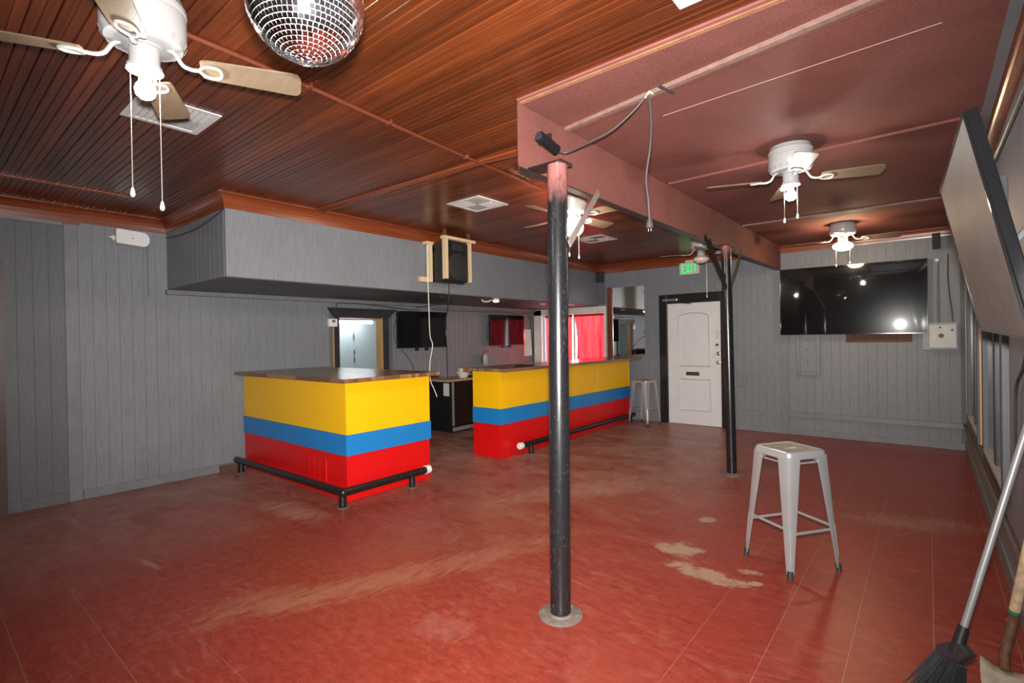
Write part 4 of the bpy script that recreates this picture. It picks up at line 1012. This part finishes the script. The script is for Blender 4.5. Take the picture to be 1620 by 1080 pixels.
th_ = thing('thermostat', 'white thermostat box beside the doorway casing', 'thermostat', (XL, 3.775, 1.69))
obj('case', box(B(), XL, XL + 0.045, 3.715, 3.845, 1.692, 1.80), 'white_plastic', th_, bevel=0.006)
obj('display', box(B(), XL + 0.045, XL + 0.047, 3.765, 3.81, 1.75, 1.785), 'dusty_plate', th_)
eb = thing('utility_box', 'white metal utility box on a grey backing board', 'utility box', (0.13, YB, 1.26))
obj('backing_board', box(B(), -0.055, 0.295, YB - 0.018, YB, 1.25, 1.60), 'grey_trim', eb, bevel=0.003)
obj('cover', box(B(), 0.01, 0.28, YB - 0.10, YB - 0.018, 1.272, 1.575), 'box_white', eb, bevel=0.01)
for x_, z_, r_ in ((0.12, 1.535, 0.012), (0.235, 1.50, 0.014), (0.13, 1.43, 0.028)): obj('knockout', lathe(B(), [(r_, 0.0), (r_, -0.004), (r_ * 0.8, -0.004), (r_ * 0.75, -0.001), (0, -0.001)], (x_, YB - 0.10, z_), 18, axis=1), 'dusty_plate', eb, True)
wp = thing('wall_panel', 'shallow grey framed hatch below the large screen', 'wall hatch', (-1.34, YB, 0.88))
obj('board', box(B(), -1.49, -1.19, YB - 0.014, YB, 0.88, 1.62), 'grey_paint', wp)
for a in ((-1.49, -1.44, 0.88, 1.62), (-1.24, -1.19, 0.88, 1.62), (-1.44, -1.24, 0.88, 0.94)): obj('frame', box(B(), a[0], a[1], YB - 0.034, YB - 0.014, a[2], a[3]), 'grey_trim', wp, bevel=0.003)
for z_ in (1.40, 1.25, 1.10, 1.05): obj('screw', lathe(B(), [(0.008, 0), (0.006, -0.004), (0, -0.004)], (-1.35, YB - 0.014, z_), 8, axis=1), 'charcoal', wp)
one('mounting_board', box(B(), -0.88, -0.155, YB - 0.012, YB, 1.355, 1.50), 'raw_brown', 'brown wooden mounting board showing under the large screen', 'board')
sb = thing('switch_box', 'grey painted blank switch plate right of the exit door', 'switch plate', (-2.25, YB, 0.68))
obj('plate', box(B(), -2.33, -2.18, YB - 0.012, YB, 0.68, 0.845), 'grey_trim', sb, bevel=0.004)
obj('cover', box(B(), -2.315, -2.195, YB - 0.016, YB - 0.012, 0.695, 0.83), 'grey_paint', sb)
fe = thing('fire_extinguisher', 'small white fire extinguisher with red lever on the plank wall', 'extinguisher', (XL + 0.07, 6.80, 1.02))
cx, cy = XL + 0.075, 6.80
obj('cylinder', lathe(B(), [(0.0, 1.02), (0.050, 1.022), (0.055, 1.03), (0.055, 1.18), (0.045, 1.205), (0.018, 1.222), (0.018, 1.235), (0, 1.235)], (cx, cy, 0), 20), 'white_enamel', fe, True)
obj('lever', poly(B(), [(cx - 0.01, cy - 0.02, 1.24), (cx - 0.01, cy + 0.10, 1.262), (cx - 0.01, cy + 0.10, 1.275), (cx - 0.01, cy - 0.03, 1.265)], (0.02, 0, 0)), 'red_plastic', fe)
obj('carry_handle', poly(B(), [(cx - 0.01, cy - 0.02, 1.225), (cx - 0.01, cy + 0.09, 1.215), (cx - 0.01, cy + 0.09, 1.205), (cx - 0.01, cy - 0.02, 1.213)], (0.02, 0, 0)), 'red_plastic', fe)
obj('hose', tube(B(), smooth_path([(cx, cy - 0.02, 1.23), (cx + 0.01, cy - 0.07, 1.21), (cx + 0.01, cy - 0.085, 1.12), (cx + 0.01, cy - 0.07, 1.04)], 5), 0.010, 8), 'black_rubber', fe, True)
obj('bracket', box(B(), XL, cx - 0.05, cy - 0.02, cy + 0.02, 1.08, 1.16), 'black_plastic', fe)
def downlight(label, x, y, m):
    t = thing('downlight', label, 'downlight', (x, y, SZ)); z = SZ - 0.004
    obj('ring', lathe(B(), [(0.062, z), (0.060, z - 0.010), (0.048, z - 0.012), (0.045, z - 0.002)], (x, y, 0), 24), 'white_enamel', t, True)
    obj('bulb', lathe(B(), [(0.045, z - 0.004), (0.045, z - 0.012), (0.035, z - 0.026), (0, z - 0.03)], (x, y, 0), 20), m, t, True)
downlight('lit downlight under the soffit above the back bar', -5.05, 5.76, 'spot_glow')
downlight('unlit downlight under the soffit beside the front pole', -5.03, 6.93, 'white_enamel')
one('bent_conduit', tube(B(), smooth_path([(-5.10, 5.50, SZ - 0.006), (-5.09, 5.52, SZ - 0.03), (-5.07, 5.60, SZ - 0.032), (-5.06, 5.66, SZ - 0.006)], 4), 0.012, 8), 'white_plastic', 'white bent conduit stub next to the lit downlight', 'conduit', smooth=True)

# ================================================================== BACK BAR ITEMS
fr = thing('mini_fridge', 'black under-counter fridge between the two bars', 'fridge', (-5.99, 5.72, 0))
FX0, FX1, FY0, FY1, FZ = -6.27, -5.735, 5.46, 6.02, 0.83
obj('cabinet', box(B(), FX0, FX1 - 0.05, FY0, FY1, 0.03, FZ), 'fridge_black', fr, bevel=0.006)
fd = obj('door', box(B(), FX1 - 0.046, FX1, FY0, FY1, 0.13, FZ - 0.004), 'fridge_door', fr, bevel=0.004)
obj('handle', box(B(), FX1, FX1 + 0.022, FY0 - 0.002, FY0 + 0.032, 0.14, FZ - 0.01), 'silver_paint', fd, bevel=0.004)
tg = obj('toe_grille', box(B(), FX1 - 0.06, FX1 - 0.02, FY0, FY1, 0.03, 0.12), 'fridge_black', fr)
for k in range(14): obj('slit', box(B(), FX1 - 0.02, FX1 - 0.017, FY0 + 0.03 + k * 0.036, FY0 + 0.05 + k * 0.036, 0.045, 0.105), 'dark_slot', tg)
obj('energy_label', box(B(), FX1 - 0.19, FX1 - 0.06, FY0 - 0.001, FY0, 0.60, 0.80), 'paper', fr)
for x_, y_ in ((FX0 + 0.05, FY0 + 0.04), (FX1 - 0.1, FY0 + 0.04), (FX0 + 0.05, FY1 - 0.04), (FX1 - 0.1, FY1 - 0.04)): obj('foot', lathe(B(), [(0.018, 0), (0.018, 0.03), (0, 0.03)], (x_, y_, 0), 10), 'black_rubber', fr)
one('counter_board', box(B(), XL + 0.012, FX1 + 0.01, 5.36, 8.30, FZ + 0.001, FZ + 0.026), 'tan_board', 'tan board lying over the fridge as a work surface', 'work surface', bevel=0.003)
bw = thing('bowl', 'cream bowl with a smaller dish on top, on the fridge board', 'bowl', (-5.92, 5.90, FZ + 0.026))
z = FZ + 0.026
obj('body', lathe(B(), [(0.0, z), (0.06, z + 0.002), (0.075, z + 0.02), (0.115, z + 0.095), (0.108, z + 0.108), (0.055, z + 0.115), (0, z + 0.115)], (-5.92, 5.90, 0), 24), 'cream', bw, True)
obj('dish', lathe(B(), [(0.0, z + 0.115), (0.052, z + 0.116), (0.058, z + 0.15), (0.05, z + 0.158), (0, z + 0.158)], (-5.93, 5.88, 0), 20), 'cream', bw, True)
obj('base', box(B(), -5.98, -5.86, 6.03, 6.13, z, z + 0.03), 'black_plastic', bw)
tr_ = thing('remote_tray', 'flat black tray lying on the longer bar top', 'tray', (-4.10, 5.2, 1.12))
obj('base', box(B(), -4.17, -4.03, 5.10, 5.34, 1.1205, 1.128), 'black_plastic', tr_, bevel=0.004)
for a in ((-4.17, -4.03, 5.10, 5.112), (-4.17, -4.03, 5.328, 5.34), (-4.17, -4.158, 5.112, 5.328), (-4.042, -4.03, 5.112, 5.328)): obj('rim', box(B(), *a, 1.128, 1.137), 'black_plastic', tr_)

# ================================================================== CABLES
def cable(name, label, pts, r, m, k=6): return one(name, tube(B(), smooth_path(pts, k), r, 6), m, label, 'cable', smooth=True)
cable('speaker_cable', 'white cable hanging from the pine cradle behind the nearer bar', [(-4.72, 4.14, 2.66), (-4.735, 4.135, 2.60), (-4.74, 4.14, 2.30), (-4.74, 4.15, 1.9), (-4.74, 4.16, 1.55), (-4.73, 4.19, 1.42), (-4.75, 4.16, 1.2), (-4.75, 4.16, 1.0), (-4.73, 4.2, 0.88), (-4.71, 4.23, 0.78)], 0.0055, 'white_wire')
cable('speaker_cable', 'grey twisted cable dropping from loudspeaker to the fridge', [(-4.62, 4.38, 2.185), (-4.75, 4.50, 2.0), (-5.15, 4.80, 1.7), (-5.50, 5.15, 1.40), (-5.62, 5.26, 1.2), (-5.76, 5.40, 1.02), (-5.80, 5.44, 0.90), (-5.80, 5.46, 0.862)], 0.007, 'grey_wire')
cable('wall_cable', 'dark cable running along the ledge over the doorway', [(XL + 0.04, 3.84, 1.96), (XL + 0.055, 3.83, 2.01), (XL + 0.088, 3.9, 2.018), (XL + 0.09, 4.3, 2.015), (XL + 0.09, 4.9, 1.975), (XL + 0.06, 5.3, 1.965)], 0.006, 'dark_wire')
cable('wall_cable', 'black cable sagging along the ledge above the far television', [(XL + 0.012, 5.6, 1.995), (XL + 0.012, 6.2, 1.985), (XL + 0.014, 6.9, 1.99), (XL + 0.014, 7.5, 2.0), (XL + 0.014, 7.9, 1.97), (XL + 0.014, 8.1, 2.0), (XL + 0.014, 8.25, 1.9), (XL + 0.014, 8.30, 1.5), (XL + 0.014, 8.33, 1.16)], 0.006, 'dark_wire')
cable('soffit_cable', 'grey cable draped below the soffit toward the cradle', [(XL + 0.07, 5.2, 2.0), (-6.0, 5.3, 2.03), (-5.6, 5.35, 2.05), (-5.3, 5.0, 2.062), (-5.0, 4.6, 2.066)], 0.007, 'grey_wire')
cable('tv_cable', 'grey cord hanging below the television by the doorway', [(XL + 0.02, 4.95, 1.34), (XL + 0.02, 5.05, 1.25), (XL + 0.03, 5.15, 1.1), (XL + 0.03, 5.2, 0.95), (XL + 0.03, 5.2, 0.86)], 0.006, 'grey_wire')
cable('thin_cable', 'thin dark cable sagging across the soffit end', [(XL + 0.03, SY - 0.012, 2.63), (-5.9, SY - 0.014, 2.60), (-5.4, SY - 0.014, 2.60), (-5.0, SY - 0.014, 2.64), (-4.80, SY - 0.012, 2.675)], 0.006, 'dark_wire')
cable('wall_cable', 'grey cord hanging on the far wall down to the utility box', [(0.205, YB - 0.012, 2.45), (0.20, YB - 0.012, 2.2), (0.215, YB - 0.012, 1.95), (0.235, YB - 0.012, 1.75), (0.24, YB - 0.025, 1.602)], 0.006, 'dark_wire')
cd_ = thing('wall_conduit', 'grey conduit with round cap rising from the utility box', 'conduit', (0.10, YB, 1.6))
obj('pipe', tube(B(), [(0.105, YB - 0.016, 1.60), (0.10, YB - 0.016, 2.36)], 0.012, 8), 'grey_trim', cd_, True)
obj('cap', lathe(B(), [(0.026, 0), (0.026, -0.02), (0.018, -0.03), (0, -0.032)], (0.10, YB, 2.39), 14, axis=1), 'white_plastic', cd_, True)
cable('wall_conduit', 'thin grey conduit high on the boarded window wall', [(XR - 0.012, 1.0, 2.55), (XR - 0.012, 3.49, 2.575), (XR - 0.012, 4.78, 2.60), (XR - 0.012, 5.6, 2.62)], 0.010, 'grey_trim', 3)
cable('tv_cable', 'dark cord dangling behind the close tilted television', [(0.335, 2.9, 2.2), (0.325, 2.85, 2.0), (0.33, 2.88, 1.7), (0.335, 3.2, 1.35), (0.34, 3.55, 1.2), (0.34, 3.6, 0.98), (0.34, 3.62, 0.8)], 0.007, 'dark_wire')
cp = thing('ceiling_pipe', 'thin brown pipe clipped across the board ceiling', 'pipe', (-2.42, 2.0, ZW))
obj('pipe', tube(B(), smooth_path([(-2.40, -1.0, ZW - 0.014), (-2.42, 0.78, ZW - 0.014), (-2.45, 1.33, ZW - 0.014), (-2.535, 2.25, ZW - 0.014), (-2.61, 3.37, ZW - 0.014), (-2.62, 3.6, ZW - 0.014)], 4), 0.011, 8), 'brown_post_wood', cp, True)
for x_, y_ in ((-2.445, 1.36), (-2.50, 1.9), (-2.56, 2.62)):
    obj('clip', box(B(), x_ - 0.025, x_ + 0.025, y_ - 0.008, y_ + 0.008, ZW - 0.028, ZW), 'brown_post_wood', cp, bevel=0.003)
one('ceiling_batten', poly(B(), [(-4.70, 2.66, ZW - 0.014), (-1.82, 2.795, ZW - 0.014), (-1.82, 2.845, ZW - 0.014), (-4.70, 2.71, ZW - 0.014)], (0, 0, 0.014)), 'crown_wood_cross', 'red-brown flat batten crossing the board ceiling to the beam', 'batten')
one('ceiling_batten', box(B(), -5.51, -5.465, -0.5, 1.34, ZW - 0.014, ZW), 'crown_wood', 'red-brown flat batten on the dim ceiling near the crown', 'batten')
cable('ceiling_cable', 'thin brown cable slung from soffit to beam under the ceiling', [(-4.70, 2.72, ZW - 0.02), (-4.0, 2.74, ZW - 0.035), (-3.3, 2.74, ZW - 0.05), (-2.6, 2.72, ZW - 0.05), (-2.1, 2.72, ZW - 0.075), (-1.82, 2.70, ZW - 0.09)], 0.007, 'brown_post_wood')

# ---- power strip and hanging extension cord
px = thing('extension_cord', 'dark extension cord with outlet block on the beam and dangling plug', 'extension cord', (-1.72, 2.33, 2.58))
a, b_ = Vector((-1.655, 2.27, 2.607)), Vector((-1.655, 2.445, 2.575)); d = (b_ - a).normalized()
obj('outlet_block', tube(B(), [a, a + d * 0.006, b_ - d * 0.006, b_], [0.026, 0.031, 0.031, 0.025], 16), 'gloss_black', px, True)
obj('outlet_face', tube(B(), [a - d * 0.004, a], 0.023, 16), 'charcoal', px, True)
obj('hook', box(B(), -1.735, -1.65, 2.375, 2.39, 2.605, 2.655), 'black_plastic', px)
obj('cord', tube(B(), smooth_path([tuple(b_), (-1.62, 2.50, 2.570), (-1.48, 2.50, 2.59), (-1.33, 2.505, 2.62), (-1.20, 2.51, 2.69), (-1.145, 2.512, 2.735), (-1.125, 2.512, 2.745), (-1.112, 2.512, 2.72), (-1.105, 2.515, 2.60), (-1.11, 2.51, 2.48), (-1.135, 2.51, 2.32), (-1.125, 2.51, 2.20), (-1.120, 2.51, 2.09)], 6), 0.0058, 8), 'grey_wire', px, True)
pg = obj('plug', tube(B(), [(-1.12, 2.51, 2.10), (-1.12, 2.51, 2.075), (-1.12, 2.51, 2.055)], [0.010, 0.016, 0.017], 10), 'grey_wire', px, True)
for dx in (-0.007, 0.007): obj('prong', box(B(), -1.12 + dx - 0.001, -1.12 + dx + 0.001, 2.507, 2.513, 2.036, 2.056), 'steel', pg)
obj('string', tube(B(), [(-1.13, 2.505, 2.738), (-1.12, 2.53, 2.775), (-1.115, 2.565, ZM - 0.02)], 0.005, 6), 'white_wire', px, True)
one('wood_sliver', poly(B(), [(-1.06, 2.50, ZM - 0.03), (-1.05, 2.50, ZM - 0.03), (-1.02, 2.62, ZM - 0.03), (-1.03, 2.62, ZM - 0.03)], (0, 0, 0.012)), 'dark_wire', 'dark tie end sticking out of the mauve ceiling batten', 'cable tie')

# ================================================================== BROOM AND SHOVEL
br = thing('broom', 'broom with silver handle and black bristles leaning by the wall', 'broom', (0.05, 2.55, 0))
h0, h1 = Vector((0.0965, 2.632, 0.32)), Vector((0.285, 2.773, 1.072)); d = (h1 - h0).normalized()
top = h0 + d * 1.02
obj('handle', tube(B(), [h0 - d * 0.02, top], 0.0125, 16), 'handle_grey', br, True)
obj('handle_cap', tube(B(), [top, top + d * 0.03, top + d * 0.036], [0.0135, 0.0135, 0.008], 12), 'black_plastic', br, True)
sd = Vector((0.75, 0.1, 0.55)); sd = Vector((0.62, -0.75, 0.18)); sd = (sd - d * sd.dot(d)).normalized(); nn = d.cross(sd)
hd = B()
obj('socket', tube(B(), [h0 + d * 0.01, h0 - d * 0.05, h0 - d * 0.10], [0.018, 0.021, 0.024], 12), 'black_plastic', br, True)
c0 = h0 - d * 0.07
P = [c0 - sd * 0.022, c0 + sd * 0.025 + d * 0.02, c0 + sd * 0.07 + d * 0.005, c0 + sd * 0.035 - d * 0.055, c0 - sd * 0.06 - d * 0.075, c0 - sd * 0.075 - d * 0.045]
obj('head', poly(B(), [p - nn * 0.018 for p in P], nn * 0.036), 'charcoal', br, bevel=0.006)
bm = B(); rnd = random.Random(2)
for k in range(420):
    s = rnd.uniform(-1, 1); q = rnd.uniform(-0.016, 0.016)
    st = c0 + sd * (-0.012 + s * 0.058) - d * 0.06 + nn * q
    e = st - d * rnd.uniform(0.17, 0.24) + sd * (s * 0.035 - 0.02 + rnd.gauss(0, 0.012)) + nn * (q * 1.2 + rnd.gauss(0, 0.01))
    if e.z < 0.001: e = st + (e - st) * ((st.z - 0.001) / (st.z - e.z))
    tube(bm, [st, st.lerp(e, 0.55) + sd * rnd.gauss(0, 0.003), e], [0.0022, 0.0018, 0.0008], 3, False)
tag(obj('bristles', bm, 'bristle', br), 'black splayed bristles', kind='stuff')
sh = thing('shovel', 'worn wooden shovel with green band and rusty socket', 'shovel', (0.235, 2.86, 0))
g0 = Vector((0.268, 2.93, 0.318)); g1 = Vector((0.2955, 2.88, 0.548)); d = (g1 - g0).normalized()
obj('handle', tube(B(), [g0, g0 + d * 0.5, g0 + d * 0.95], [0.019, 0.017, 0.016], 14), 'old_handle', sh, True)
obj('green_band', tube(B(), [g0 - d * 0.008, g0 + d * 0.006], 0.0195, 14), 'green_band', sh, True)
obj('socket', tube(B(), smooth_path([tuple(g0 - d * 0.006), tuple(g0 - d * 0.05), (0.252, 2.925, 0.215), (0.238, 2.91, 0.155), (0.232, 2.885, 0.115), (0.232, 2.86, 0.09)], 4), [0.0185] * 9 + [0.0185, 0.018, 0.017, 0.016, 0.016, 0.0155, 0.015, 0.015, 0.015, 0.015, 0.015, 0.015][:12], 14) if False else tube(B(), smooth_path([tuple(g0 - d * 0.006), tuple(g0 - d * 0.05), (0.252, 2.925, 0.215), (0.238, 2.91, 0.155), (0.232, 2.885, 0.115), (0.232, 2.86, 0.09)], 4), 0.0175, 14), 'rust', sh, True)
obj('rivet', tube(B(), [g0 - d * 0.045 + Vector((-0.02, -0.012, 0)), g0 - d * 0.045 + Vector((0, 0, 0))], 0.006, 8), 'steel', sh)
bm = B(); rows = []
for j in range(7):
    t = j / 6; wd = 0.082 * (1 - 0.35 * t ** 3) if t < 0.95 else 0.04; cxx = Vector((0.238, 2.865, 0.088)).lerp(Vector((0.225, 2.66, 0.012)), t)
    rows.append([bm.verts.new(cxx + Vector((1, -0.16, 0)) * wd * s + Vector((0, 0, 0.03 * s * s * (1 - t)))) for s in (-1, -0.5, 0, 0.5, 1)])
for a, b_ in zip(rows, rows[1:]):
    for k in range(4): bm.faces.new((a[k], a[k + 1], b_[k + 1], b_[k]))
sbld = obj('blade', bm, 'shovel_blade', sh, True)
so_ = sbld.modifiers.new('solid', 'SOLIDIFY'); so_.thickness = 0.003
